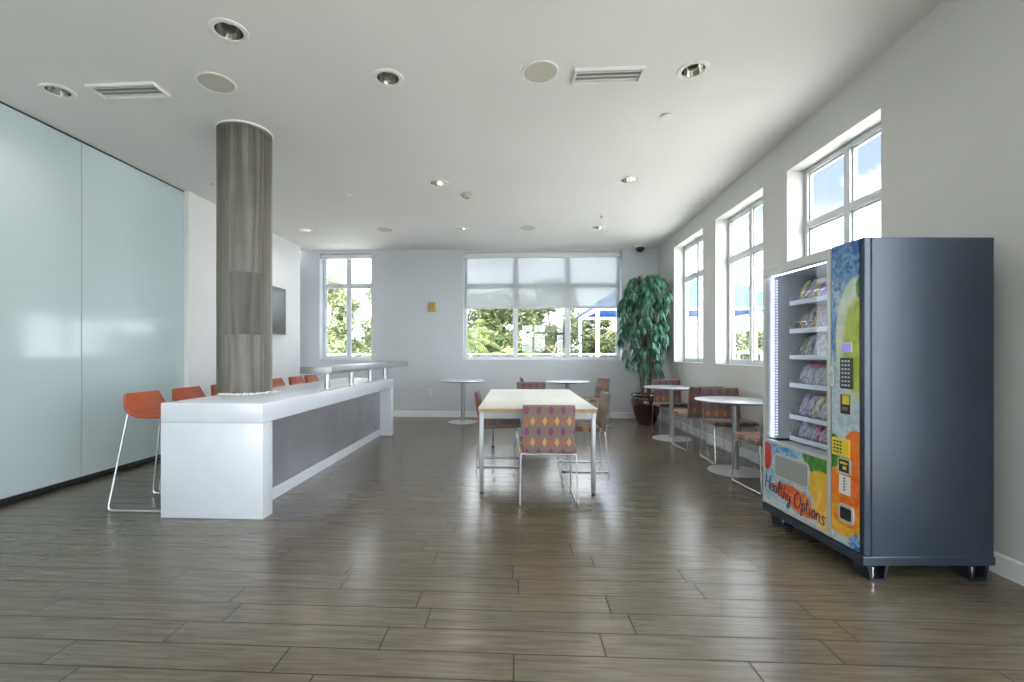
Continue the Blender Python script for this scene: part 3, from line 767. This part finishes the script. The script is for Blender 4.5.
# ------------------------------------------------------------------ potted plant
def plant():
    pr = random.Random(21)
    t = thing('potted_plant', 'tall bushy green plant with drooping leaves in the back right corner', 'plant', (2.27, 8.14, 0))
    MB().lathe([(.001, .0), (.135, .0), (.145, .02), (.17, .08), (.225, .22), (.258, .34), (.262, .40), (.25, .455), (.232, .485), (.262, .50), (.272, .515), (.262, .53), (.235, .53), (.228, .50), (.235, .44)], 48, cap=False).build('pot', 'pot', t)
    MB().lathe([(.232, .475), (.12, .49), (.001, .495)], 32, cap=False).build('soil', 'soil', t)
    tr = MB(); tips = []
    for k in range(7):
        a = 2*PI*k/7; x, y = .07*math.cos(a), .07*math.sin(a)
        pts = [Vector((x, y, .47))]
        for i in range(1, 7):
            f = i/6; pts.append(Vector((x+math.cos(a)*.13*f+pr.uniform(-.03, .03), y+math.sin(a)*.11*f+pr.uniform(-.03, .03), .47+1.85*f*(.75+.25*pr.random()))))
        tr.tube(pts, .012, 7, True, [.014-.0015*i for i in range(7)])
    tr.build('stems', 'stem', t)
    # drooping palmate clusters
    lf = MB(); tw = MB()
    def leaf(base, out, L, W, droop):
        o = out.normalized(); up = Vector((0, 0, 1)); side = o.cross(up)
        if side.length < 1e-3: side = Vector((1, 0, 0))
        side.normalize(); tilt = pr.uniform(-.5, .5); side = (side*math.cos(tilt)+up*math.sin(tilt)).normalized()
        prev = None; n = 5
        for i in range(n+1):
            f = i/n
            c = base + o*(L*f*math.cos(droop)*(1-.35*f)) - up*(L*f*math.sin(droop)*(.75+.35*f))
            w = W*math.sin(PI*min(1, .06+f*.94))**.8*(1-.15*f) if f < 1 else 0
            nrm = side.cross(o)
            ctr = lf.bm.verts.new(c - up*w*.22)
            if i == n: cur = (None, ctr, None)
            else: cur = (lf.bm.verts.new(c+side*w), ctr, lf.bm.verts.new(c-side*w))
            if prev:
                if cur[0] is None:
                    lf.bm.faces.new((prev[0], prev[1], ctr)); lf.bm.faces.new((prev[1], prev[2], ctr))
                else:
                    lf.bm.faces.new((prev[0], prev[1], cur[1], cur[0])); lf.bm.faces.new((prev[1], prev[2], cur[2], cur[1]))
            prev = cur
    cl = []
    for k in range(210):
        for _ in range(50):
            z = pr.uniform(1.08, 2.60); f = (z-1.08)/1.52
            R = .54*math.sin(PI*(.20+.62*f))**.55 if f > .25 else .30+.6*f*.6
            if f > .85: R *= 1-(f-.85)*2.2
            a = pr.uniform(0, 2*PI); r = R*math.sqrt(pr.uniform(.25, 1))
            x, y = r*math.cos(a)-.0, r*math.sin(a)
            if f < .28 and pr.random() < .5: continue
            if 2.27+x < 2.60 and 8.14+y < 8.74: break
        cl.append((x, y, z))
    cl += [(-.44, -.12, 1.28), (-.40, -.2, 1.12), (-.30, -.25, 1.06), (.12, -.28, 1.05), (-.1, -.30, 1.10), (.2, -.2, .95), (-.08, -.2, .93)]
    for (x, y, z) in cl:
        a = math.atan2(y, x)
        b = Vector((x*.88, y*.88, z))
        tw.tube([Vector((x*.25, y*.25, z-.10)), Vector((x*.6, y*.6, z+.03)), b], .004, 5)
        nl = pr.randint(8, 11)
        for i in range(nl):
            aa = 2*PI*i/nl+pr.uniform(-.3, .3)
            d = Vector((math.cos(aa), math.sin(aa), 0))*.75 + Vector((math.cos(a), math.sin(a), 0))*.45
            L = pr.uniform(.15, .23)
            p2 = b + d*L*.6
            if 2.27+p2.x > 2.66 or 8.14+p2.y > 8.80: d = Vector((-abs(d.x), -abs(d.y), 0))*.6+Vector((-.01, -.01, 0))
            leaf(b+Vector((0, 0, pr.uniform(-.02, .02))), d, L, pr.uniform(.016, .025), pr.uniform(.75, 1.25))
    lf.build('foliage', 'leaf_in', t, angle=60, recalc=False)
    tw.build('twigs', 'stem', t)
plant()

# ------------------------------------------------------------------ vending machine  (local: x into the machine, y away from camera, z up)
VW, VD, VZ0, VZ1 = .91, .705, .115, 1.845
VROT = math.radians(3)
def vending():
    t = thing('vending_machine', 'tall navy snack vending machine with fruit graphics and a lit glass front', 'vending machine', (1.853, 2.555, 0), VROT)
    c = MB()
    c.box(.045, 0, VZ0, VD, .245, VZ1, .006)                # control side block
    c.box(.045, VW-.022, VZ0, VD, VW, VZ1, .004)
    c.box(.045, .245, 1.79, VD, VW-.022, VZ1)
    c.box(.045, .245, VZ0, VD, VW-.022, .585)
    c.box(.60, .245, .585, VD, VW-.022, 1.79)
    c.build('cabinet', 'navy', t, smooth=False)
    MB().box(-.004, -.004, VZ0-.028, VD+.004, VW+.004, VZ0+.022, .006).build('base_rail', 'navy', t, smooth=False)
    for (x, y) in ((.03, .012), (VD-.135, .012), (.03, VW-.132), (VD-.135, VW-.132)):
        ft = MB(); a = .12
        poly = [(x, VZ0-.028), (x+a, VZ0-.028), (x+a-.018, .0), (x+.022, .0)]
        ft.prism(poly, y+.05, y+.10, 'y'); ft.prism([(x, VZ0-.028), (x+.018, VZ0-.028), (x+.034, 0), (x+.022, 0)], y, y+.05, 'y')
        ft.prism([(x+a-.018, VZ0-.028), (x+a, VZ0-.028), (x+a-.018, 0), (x+a-.03, 0)], y, y+.05, 'y')
        ft.box(x+.022, y, 0, x+a-.018, y+.06, .012)
        fo = ft.build('foot', 'navy_dark', t, smooth=False)
        MB().lathe([(.011, .012), (.011, .066)], 12, x+.052, y+.03).build('levelling_bolt', 'chrome', fo)
    # door: navy slab edge, silver window frame, control panel
    MB().box(.006, 0, VZ0+.024, .043, .236, VZ1, .005).build('control_door', 'navy', t, smooth=False)
    cp = MB().box(0, .030, .148, .0055, .226, VZ1-.008).build('control_panel', 'print_side', t, smooth=False); cp['label'] = 'printed panel with blue water splash, green apple and oranges'
    d = MB(); y0, y1, z0, z1 = .238, VW, .145, VZ1-.004
    d.box(-.002, y0, z0, .042, y0+.028, z1, .004); d.box(-.002, y1-.024, z0, .042, y1, z1, .004)
    d.box(-.002, y0+.028, z1-.062, .042, y1-.024, z1, .004); d.box(-.002, y0+.028, z0, .042, y1-.024, z0+.02, .004)
    d.box(.0, y0+.028, .588, .042, y1-.024, .606)
    dr = d.build('glass_door_frame', 'silver', t, smooth=False)
    MB().box(.014, y0+.028, .606, .020, y1-.024, z1-.062).build('door_glass', 'vglass', dr, smooth=False)
    lp = MB().box(.002, y0+.028, z0+.02, .04, y1-.024, .588).build('lower_panel', 'print_low', t, smooth=False); lp['label'] = 'printed lower panel with fruit and lettering'
    # delivery flap
    h = MB(); a0, a1, b0, b1 = .430, .748, .382, .520
    def rr(a0, a1, b0, b1, r=.02, n=4):
        o = []
        for (cy, cz, s0) in ((a1-r, b1-r, 0), (a0+r, b1-r, PI/2), (a0+r, b0+r, PI), (a1-r, b0+r, 1.5*PI)):
            for k in range(n+1): o.append((cy+r*math.cos(s0+PI/2*k/n), cz+r*math.sin(s0+PI/2*k/n)))
        return o
    hf = MB().prism(rr(a0-.014, a1+.014, b0-.014, b1+.014, .03), -.006, .004, 'x').build('delivery_hatch', 'silver', t)
    MB().prism(rr(a0, a1, b0, b1), -.009, -.004, 'x').build('flap', 'grey_flap', hf)
    # interior
    l = MB()
    l.box(.598, .2475, .607, .5995, VW-.024, 1.788); l.box(.05, VW-.0235, .607, .598, VW-.0222, 1.788)
    l.box(.05, .2465, .607, .598, .2475, 1.788); l.box(.05, .248, 1.7865, .598, VW-.024, 1.789); l.box(.05, .248, .586, .598, VW-.024, .5885)
    l.build('lining', 'inside', t, smooth=False)
    MB().box(.046, VW-.030, .62, .060, VW-.0245, 1.775).build('led_strip', 'led', t, smooth=False)
    pn = MB()
    for k in range(56):
        z = .63+k*.0203
        pn.box(.062, VW-.0285, z, .074, VW-.0245, z+.009); pn.box(.082, VW-.0285, z, .094, VW-.0245, z+.009)
    ld = pn.build('led_dots', 'led_dim', t, smooth=False); ld['kind'] = 'stuff'
    MB().box(.046, .26, 1.776, .060, VW-.032, 1.785).build('top_led_strip', 'led', t, smooth=False)
    # shelves
    shz = [1.585, 1.385, 1.20, 1.0, .775, .622]
    for z in shz:
        s = MB(); s.box(.165, .250, z-.006, .59, VW-.055, z)
        s.box(.160, .250, z-.018, .165, VW-.055, z+.014); s.box(.160, VW-.058, z+.014, .17, VW-.055, z+.035)
        so = s.build('shelf', 'shelf', t, smooth=False)
        co = MB()
        for j in range(8):
            y = VW-.105-j*.068
            pts = [(.17+i*.0075, y+.027*math.cos(i*PI/4), z+.036+.030*math.sin(i*PI/4)) for i in range(52)]
            co.tube(pts, .0018, 4)
        co.build('spiral_coil', 'chrome', so)
    # controls
    sc = MB().box(-.006, .072, 1.228, .0, .146, 1.284, .003).build('display', 'silver', t, smooth=False)
    MB().box(-.0066, .078, 1.233, -.006, .140, 1.279).build('screen', 'display', sc, smooth=False)
    kp = MB().box(-.007, .068, 1.026, .0, .156, 1.198, .003).build('keypad', 'black', t, smooth=False)
    for r_ in range(7):
        for q_ in range(3):
            y = .083+q_*.0225; z = 1.040+r_*.0225
            MB().box(-.0085, y, z, -.007, y+.0135, z+.0105, .0015, 1).build('key', 'key', kp, smooth=False)
    lk = MB().box(-.012, .2, 1.03, -.001, .224, 1.15, .004).build('door_lock', 'silver', t, smooth=False)
    MB().lathe([(.011, 0), (.011, .014)], 16).build('lock_barrel', 'chrome', lk).matrix_local = Matrix.Translation((-.01, .212, 1.11)) @ Matrix.Rotation(-PI/2, 4, 'Y')
    cs = MB().prism(rr(.066, .164, .868, 1.006, .012), -.007, 0, 'x').build('bill_slot', 'silver', t)
    MB().box(-.008, .080, .884, -.0068, .150, .993).build('slot_mouth', 'black', cs, smooth=False)
    MB().box(-.0088, .085, .938, -.008, .135, .990).build('slot_label', 'yellow', cs, smooth=False)
    MB().box(-.0125, .096, .905, -.008, .134, .925, .002).build('bill_guide', 'table_edge', cs, smooth=False)
    yc = MB().box(-.012, .086, .640, 0, .212, .742, .004).build('yellow_notice', 'yellow', t, smooth=False)
    il = MB()
    for r_ in range(4):
        for q_ in range(3):
            if pr_.random() < .85: il.box(-.0124, .135+q_*.023, .658+r_*.02, -.0119, .135+q_*.023+.016, .658+r_*.02+.009)
    il.build('notice_print', 'ink', yc, smooth=False)
    cr = MB().prism(rr(.078, .170, .545, .636, .012), -.008, 0, 'x').build('card_reader', 'silver', t)
    MB().box(-.009, .088, .556, -.0078, .160, .626).build('reader_face', 'black', cr, smooth=False)
    MB().box(-.0105, .098, .600, -.009, .150, .614).box(-.0105, .104, .572, -.009, .13, .590).build('reader_mark', 'yellow', cr, smooth=False)
    wp = MB().box(-.002, .086, .43, 0, .168, .535).build('price_sticker', 'paper', t, smooth=False)
    wl = MB()
    for k in range(5): wl.box(-.0024, .122, .452+k*.016, -.0019, .135, .452+k*.016+.009)
    wl.build('sticker_print', 'ink', wp, smooth=False)
    cu = MB().prism(rr(.058, .166, .276, .376, .018), -.008, 0, 'x').build('coin_return', 'silver', t)
    MB().prism(rr(.072, .152, .292, .360, .012), -.009, -.0075, 'x').build('coin_cup', 'black', cu)
    # lettering: hand-written strokes
    G = {'H': (.62, [[(.05, 1), (.02, .5), (0, 0)], [(.52, 1.02), (.48, .5), (.46, 0)], [(.02, .5), (.25, .54), (.48, .52)]]),
         'e': (.42, [[(.0, .25), (.3, .3), (.28, .48), (.13, .52), (0, .3), (.06, .05), (.2, 0), (.38, .12)]]),
         'a': (.47, [[(.33, .42), (.2, .51), (.03, .38), (0, .15), (.1, 0), (.25, .1), (.33, .44), (.32, .12), (.43, .04)]]),
         'l': (.30, [[(0, .1), (.15, .5), (.21, .92), (.12, 1.02), (.06, .6), (.08, .1), (.17, 0), (.28, .08)]]),
         't': (.33, [[(.11, .88), (.08, .4), (.09, .12), (.18, 0), (.3, .08)], [(-.05, .58), (.1, .6), (.27, .61)]]),
         'h': (.44, [[(.07, 1), (.05, .5), (.03, 0)], [(.03, .28), (.15, .5), (.27, .42), (.28, .1), (.39, .03)]]),
         'y': (.46, [[(0, .5), (.03, .2), (.14, .1), (.27, .25), (.32, .5)], [(.32, .5), (.29, 0), (.15, -.38), (.02, -.3), (.12, -.1), (.42, .08)]]),
         'O': (.76, [[(.32, 1.02), (.08, .84), (0, .45), (.1, .1), (.32, 0), (.55, .15), (.63, .55), (.5, .92), (.3, 1.02), (.18, .9)]]),
         'p': (.42, [[(.06, .5), (.03, .1), (0, -.42)], [(.03, .33), (.15, .5), (.3, .42), (.31, .15), (.17, 0), (.03, .1)]]),
         'i': (.25, [[(.05, .5), (.04, .13), (.11, 0), (.22, .08)], [(.06, .72), (.066, .735), (.072, .75)]]),
         'o': (.44, [[(.2, .51), (.04, .4), (0, .2), (.1, 0), (.25, .03), (.33, .26), (.26, .46), (.17, .51)]]),
         'n': (.44, [[(.03, .5), (.015, .25), (0, 0)], [(0, .26), (.14, .5), (.26, .42), (.27, .1), (.39, .03)]]),
         's': (.34, [[(.29, .44), (.16, .52), (.04, .42), (.14, .28), (.26, .17), (.2, .02), (.03, .03)]]),
         ' ': (.30, [])}
    txt = MB(); x = 0; SCL = .098; total = sum(G[c_][0] for c_ in 'Healthy Options')*1.0
    kx = .595/total
    def smooth_line(p, n=5):
        p = [Vector((a_, b_, 0)) for a_, b_ in p]; o_ = []
        for i in range(len(p)-1):
            p0, p1, p2, p3 = p[max(i-1, 0)], p[i], p[i+1], p[min(i+2, len(p)-1)]
            for q in range(n):
                u = q/n; o_.append(.5*((2*p1)+(p2-p0)*u+(2*p0-5*p1+4*p2-p3)*u*u+(3*p1-p0-3*p2+p3)*u**3))
        return o_+[p[-1]]
    for c_ in 'Healthy Options':
        wd, strokes = G[c_]
        for st_ in strokes:
            pts = []
            for q in smooth_line(st_):
                f = (x+q.x)*kx
                pts.append((.0012, .880-f-.012*q.y,   .256+SCL*q.y*1.0-.060*(f/.595)+.004*math.sin(f*18)))
            txt.tube(pts, .0036, 6)
        x += wd
    lt = txt.build('lettering', 'ink', lp)
    return t, shz
VM, SHZ = vending()

def bag_mesh(seed, w, h):
    r = random.Random(seed); b = bmesh.new(); nu, nv = 8, 10; g = {}
    for s in (1, -1):
        for i in range(nu+1):
            for j in range(nv+1):
                u, v = i/nu, j/nv
                ed = min(u, 1-u, v, 1-v)
                if s < 0 and ed == 0: g[(s, i, j)] = g[(1, i, j)]; continue
                th = .024*(math.sin(PI*u)**.6)*(math.sin(PI*v)**.7)*(1.15-.3*v)
                wob = .003*r.uniform(-1, 1) if ed > 0 else .0015*math.sin(u*30)
                g[(s, i, j)] = b.verts.new(((u-.5)*w*(1-.06*math.sin(PI*v)), -(s*th+wob), v*h))
        for i in range(nu):
            for j in range(nv):
                q = [g[(s, i, j)], g[(s, i+1, j)], g[(s, i+1, j+1)], g[(s, i, j+1)]]
                b.faces.new(q if s > 0 else q[::-1])
    me = bpy.data.meshes.new('snack_packet'); b.to_mesh(me); b.free(); me.shade_smooth(); return me
rows = [['olive', 'grey', 'tan', 'purple', 'purple', 'grey', 'tan', 'purple'], ['orange', 'grey', 'orange', 'purple', 'grey', 'orange', 'grey', 'purple'],
        ['olive', 'silver', 'silver', 'grey', 'silver', 'silver', 'grey', 'silver'], ['grey', 'pink', 'pink', 'pink', 'silver', 'pink', 'silver', 'grey'],
        ['lilac', 'lilac', 'yellow', 'silver', 'lilac', 'yellow', 'lilac', 'silver'], ['lilac', 'silver', 'red', 'red', 'lilac', 'silver', 'red', 'lilac']]
rn = ['top', 'second', 'third', 'fourth', 'fifth', 'bottom']; pn_ = ['leftmost', 'second from left', 'third from left', 'fourth from left', 'fifth from left', 'sixth from left', 'seventh from left', 'rightmost']
VMX = Matrix.Translation((1.853, 2.555, 0)) @ Matrix.Rotation(VROT, 4, 'Z')
bm_cache = {}
for i, rw in enumerate(rows):
    for j, cname in enumerate(rw):
        key = (cname, (i+j) % 2)
        hgt = .165 if i != 5 else .130
        k2 = (cname, (i+j) % 2, hgt)
        if k2 not in bm_cache:
            me = bag_mesh(len(bm_cache), .068, hgt); me.materials.append(BAGS[cname]); bm_cache[k2] = me
        o = bpy.data.objects.new('snack_packet', bm_cache[k2]); COL.objects.link(o)
        y = VW-.105-j*.068
        loc = VMX @ Vector((.212, y, SHZ[i]+.0045))
        o.rotation_euler = Euler((math.radians(-20+rnd.uniform(-3, 3)), rnd.uniform(-.04, .04), -PI/2+VROT+rnd.uniform(-.12, .12)))
        o.location = loc
        tag(o, '%s snack packet, %s on the %s shelf of the vending machine' % (cname, pn_[j], rn[i]), 'snack packet', 'snack packets in the vending machine')

# ------------------------------------------------------------------ outside
struct(MB().box(-40, YB+WT+.01, -.2, 45, 60, -.02).box(XR+WT+.01, -30, -.2, 45, YB+WT+.01, -.02).box(-40, -30, -.2, XR+WT+.01, YF-WT-.01, -.02).build('ground', 'deck', smooth=False), 'pale paved terrace outside')
def blob_tree(name, label, x, y, h, rx, rz, m, n, leaf, trunk=.08, seed=1, low=.15, group='trees outside the back windows'):
    r = random.Random(seed)
    t = thing(name, label, 'tree', (x, y, -.02), 0, group)
    tk = MB(); pts = [Vector((0, 0, 0)), Vector((r.uniform(-.1, .1), 0, h*.4)), Vector((r.uniform(-.2, .2), 0, h*.75))]
    tk.tube(pts, trunk, 8, True, [trunk, trunk*.8, trunk*.4])
    for k in range(6):
        a = r.uniform(0, 2*PI); q = pts[1]+(pts[2]-pts[1])*r.random()
        tk.tube([q, q+Vector((math.cos(a)*rx*.4, math.sin(a)*rx*.4, h*.12)), q+Vector((math.cos(a)*rx*.75, math.sin(a)*rx*.75, h*.2))], trunk*.3, 6, True, [trunk*.35, trunk*.2, .01])
    tk.build('trunk', 'bark', t)
    lf = MB()
    blobs = []
    for k in range(30):
        f = r.random(); a = r.uniform(0, 2*PI); zz = h*low+(h*(1-low)-rz*.2)*f; q = rx*(.25+.6*math.sin(PI*(.12+.76*f)))*math.sqrt(r.random())
        blobs.append((q*math.cos(a), q*math.sin(a), zz, rx*r.uniform(.28, .5)))
    for k in range(n):
        bx, by, bz, br = r.choice(blobs)
        d = Vector((r.gauss(0, 1), r.gauss(0, 1), r.gauss(0, 1))).normalized()*br*r.random()**.4
        c = Vector((bx, by, bz))+Vector((d.x, d.y, d.z*.8))
        if c.z > h: c.z = h-r.random()*.3
        if c.z < .05: c.z = .05+r.random()*.2
        u = Vector((r.gauss(0, 1), r.gauss(0, 1), r.gauss(0, .6))).normalized(); w = u.cross(Vector((r.gauss(0, 1), r.gauss(0, 1), r.gauss(0, 1)))).normalized()
        L = leaf*r.uniform(.6, 1.3); W = L*.4
        lf.face([c-u*L*.5, c+w*W*.5, c+u*L*.5, c-w*W*.5])
    lf.build('crown', m, t, smooth=False, recalc=False)
def palm(label, x, y, h, L, m, seed):
    r = random.Random(seed)
    t = thing('palm', label, 'tree', (x, y, -.02), 0, 'trees outside the back windows')
    MB().tube([(0, 0, 0), (.05, 0, h*.5), (.02, 0, h)], .09, 10, True, [.12, .09, .07]).build('trunk', 'bark', t)
    lf = MB()
    for k in range(26):
        a = r.uniform(0, 2*PI); el = r.uniform(.15, 1.25); o = Vector((math.cos(a), math.sin(a), 0)); up = Vector((0, 0, 1)); sd = o.cross(up)
        p0 = Vector((0, 0, h)); Lk = L*r.uniform(.8, 1.15); pts = []
        for i in range(13):
            f = i/12; pts.append(p0+o*Lk*f*math.cos(el)*(1) + up*(Lk*f*math.sin(el) - Lk*.9*f*f*(.45+.35*math.cos(el))))
        for i in range(1, 12):
            tdir = (pts[i+1]-pts[i-1]).normalized()
            for s in (-1, 1):
                for e in (0, .5):
                    c = pts[i]+(pts[i+1]-pts[i])*e
                    q = Lk*.24*math.sin(PI*min(1, (i+e)/13+.12)); d = (sd*s*.8+tdir*.55-up*.45).normalized()
                    lf.face([c-tdir*.016, c+d*q, c+tdir*.016])
        for i in range(12):
            lf.face([pts[i]-sd*.012, pts[i]+sd*.012, pts[i+1]+sd*.010, pts[i+1]-sd*.010])
    lf.build('fronds', m, t, smooth=False, recalc=False)
blob_tree('bushy_tree', 'pale leafy tree filling the left of the narrow back window', -6.45, 15.5, 4.2, 1.05, 1, 'leaf_pale', 9000, .17, seed=2, low=.02)
blob_tree('bushy_tree', 'pale leafy tree filling the right of the narrow back window', -4.45, 16.4, 4.1, 1.05, 1, 'leaf_pale', 9000, .17, seed=3, low=.02)
palm('lime green palm at the far left of the wide back window', -1.75, 14.6, 1.7, 1.7, 'leaf_lime', 4)
palm('low lime green palm in the lower left of the wide back window', -.15, 12.6, .95, 1.15, 'leaf_lime', 5)
blob_tree('broad_tree', 'dark broad tree behind the palms in the wide back window', -.75, 19.2, 3.8, 1.7, 1, 'leaf_mid', 9000, .22, seed=6, low=.05)
blob_tree('broad_tree', 'tall olive-green tree in the middle of the wide back window', 1.55, 20.4, 4.5, 1.6, 1, 'leaf_mid', 9000, .22, seed=7, low=.06)
blob_tree('shrub', 'dark low shrub under the trees in the middle of the wide back window', 1.15, 15.0, 2.2, 1.0, 1, 'leaf_dark', 4500, .14, seed=8, low=.02)
blob_tree('shrub', 'grey-green shrub behind the canopy posts', 3.05, 18.2, 2.9, 1.15, 1, 'leaf_mid', 7000, .18, seed=9, low=.02)
blob_tree('shrub', 'yellow-green shrub at the far right of the wide back window', 5.2, 18.9, 2.8, 1.1, 1, 'leaf_lime', 4500, .16, seed=10, low=.02)
blob_tree('hedge_tree', 'rounded tree beyond the terrace, seen through the middle right window', 11.5, 22.5, 2.3, 2.2, 1, 'leaf_mid', 5000, .24, seed=11, low=.02)
for i_, (x_, y_, l_) in enumerate(((-9.6, 24.2, 'clipped hedge shrub far behind the narrow back window'), (-7.2, 24.4, 'clipped hedge shrub behind the two pale leafy trees'),
        (-3.0, 23.6, 'clipped hedge shrub far behind the palms, at the window edge'), (-.6, 23.9, 'clipped hedge shrub far behind the palms'), (1.8, 24.6, 'clipped hedge shrub behind the tall olive-green tree'),
        (4.2, 23.8, 'clipped hedge shrub far behind the canopy posts'), (6.6, 24.0, 'clipped hedge shrub behind the yellow-green shrub'))):
    blob_tree('hedge_shrub', l_, x_, y_, 2.7, 1.12, 1, 'leaf_mid', 7000, .30, seed=30+i_, low=.0, group='hedge shrubs behind the trees')
# railing
t = thing('terrace_railing', 'white metal railing outside the back windows', 'railing', (0, 11.3, -.02))
MB().box(-8, -.03, 1.215, 4.9, .03, 1.255, .006).build('top_rail', 'trim', t)
MB().box(-8, -.02, 1.0, 4.9, .02, 1.03, .004).build('lower_rail', 'trim', t)
for k in range(9):
    x = -7.0+k*1.47
    MB().box(x-.025, -.025, 0, x+.025, .025, 1.214).build('post', 'trim', t, smooth=False)
t = thing('balustrade', 'white terrace railing seen low through the middle right window', 'railing', (10.0, 13.8, -.02))
MB().box(-3.6, -.03, 1.25, 3.6, .03, 1.32, .006).build('top_rail', 'trim', t)
for k in range(22):
    x = -3.5+k*.33
    MB().box(x-.02, -.02, .06, x+.02, .02, 1.249).build('baluster', 'trim', t, smooth=False)
MB().box(-3.6, -.03, 0, 3.6, .03, .06).build('lower_rail', 'trim', t)
# blue canopy gazebo
def gazebo():
    x0, x1, y0, y1, ze = 2.28, 7.6, 13.0, 16.5, 2.46
    t = thing('gazebo', 'blue canvas canopy on white posts outside the corner of the room', 'gazebo', ((x0+x1)/2, (y0+y1)/2, -.02))
    hx, hy = (x1-x0)/2, (y1-y0)/2
    for sx in (-1, 1):
        for sy in (-1, 1):
            MB().box(sx*hx-.048, sy*hy-.048, 0, sx*hx+.048, sy*hy+.048, ze, .006).build('post', 'trim', t, smooth=False)
    f = MB()
    for sy in (-1, 1): f.box(-hx-.05, sy*hy-.05, ze, hx+.05, sy*hy+.05, ze+.09)
    for sx in (-1, 1): f.box(sx*hx-.05, -hy+.05, ze, sx*hx+.05, hy-.05, ze+.09)
    f.build('eave_beam', 'trim', t, smooth=False)
    c = MB(); b = [(-hx-.15, -hy-.15, ze+.09), (hx+.15, -hy-.15, ze+.09), (hx+.15, hy+.15, ze+.09), (-hx-.15, hy+.15, ze+.09)]
    r1, r2 = (-hx+1.6, 0, ze+1.35), (hx-1.6, 0, ze+1.35)
    c.face([b[0], b[1], r2, r1]); c.face([b[2], b[3], r1, r2]); c.face([b[1], b[2], r2]); c.face([b[3], b[0], r1])
    o = c.build('canopy', 'blue_canvas', t, smooth=False)
    md = o.modifiers.new('thickness', 'SOLIDIFY'); md.thickness = .02
gazebo()

# ------------------------------------------------------------------ sky and light
w = bpy.data.worlds.new('sky'); scene.world = w; w.use_nodes = True
h = NT(w.node_tree); bg = w.node_tree.nodes['Background']
tc = h.node('ShaderNodeTexCoord'); sx = h.node('ShaderNodeSeparateXYZ'); h.link(tc.outputs['Generated'], sx.inputs[0])
cl = h.noise(h.scaled(tc.outputs['Generated'], 1, 1, 1.8), 2.6, 6, .3, .55)
cm = h.step(cl, .40, .54)
blue = h.mix(h.step(sx.outputs[2], .0, .7), (.40, .47, .54), (.20, .29, .43))
blue = h.mix(h.step(sx.outputs[2], .14, .27), (2.3, 2.45, 2.62), blue)
skyc = h.mix(cm, blue, (3.4, 3.46, 3.52))
back = h.step(h.math('MULTIPLY', sx.outputs[1], -1), -.1, .9)
sun_side = h.math('ADD', 1.0, h.math('MULTIPLY', back, 1.2))
h.link(skyc, bg.inputs['Color']); h.link(h.math('MULTIPLY', sun_side, 1.0), bg.inputs['Strength'])

def portal(axis, hole, at, flip):
    a, b, z0, z1 = hole
    L = bpy.data.lights.new('daylight_portal', 'AREA'); L.shape = 'RECTANGLE'; L.size = b-a; L.size_y = z1-z0
    L.cycles.is_portal = True
    o = bpy.data.objects.new('daylight_portal', L); COL.objects.link(o)
    if axis == 'x': o.location = (at, (a+b)/2, (z0+z1)/2); o.rotation_euler = (PI/2, 0, PI/2)     # shines -x
    else: o.location = ((a+b)/2, at, (z0+z1)/2); o.rotation_euler = (PI/2, 0, PI if flip else 0)
for hl in WR: portal('x', hl, XR+WT-.01, False)
for hl in WB: portal('y', hl, YB+WT-.01, False)
for hl in WF: portal('y', hl, YF-WT+.01, True)
sunl = bpy.data.lights.new('sun', 'SUN'); sunl.energy = 13; sunl.angle = .02; sunl.color = (1, .95, .87)
so_ = bpy.data.objects.new('sun', sunl); COL.objects.link(so_)
so_.rotation_euler = Vector((.04, -.74, .85)).to_track_quat('Z', 'Y').to_euler()
# weak fill spots added under the unlit downlights to brighten the room
for (x, y, r, l) in DL:
    L = bpy.data.lights.new('downlight_fill', 'SPOT'); L.energy = 10; L.spot_size = math.radians(150); L.spot_blend = 1; L.shadow_soft_size = .05
    L.color = (1, .93, .84)
    o = bpy.data.objects.new('downlight_fill', L); COL.objects.link(o); o.location = (x, y, zc(x, y)-.02)

# ------------------------------------------------------------------ camera
cam = bpy.data.cameras.new('camera'); co = bpy.data.objects.new('camera', cam); COL.objects.link(co)
cam.sensor_width = 36; cam.lens = 460/1024*36; cam.clip_start = .05; cam.clip_end = 300
cam.shift_x = (512-493)/1024; cam.shift_y = (354-341)/1024
co.location = (0, 0, 1.22); co.rotation_euler = (PI/2, 0, .05)
scene.camera = co
scene.view_settings.view_transform = 'Standard'; scene.view_settings.look = 'None'
scene.view_settings.gamma = 1; scene.view_settings.use_curve_mapping = False
scene.view_settings.exposure = 1.1
scene.cycles.use_denoising = True
scene.cycles.max_bounces = 10; scene.cycles.diffuse_bounces = 6; scene.cycles.transparent_max_bounces = 16
scene.cycles.sample_clamp_indirect = 8
scene.cycles.caustics_reflective = False; scene.cycles.caustics_refractive = False
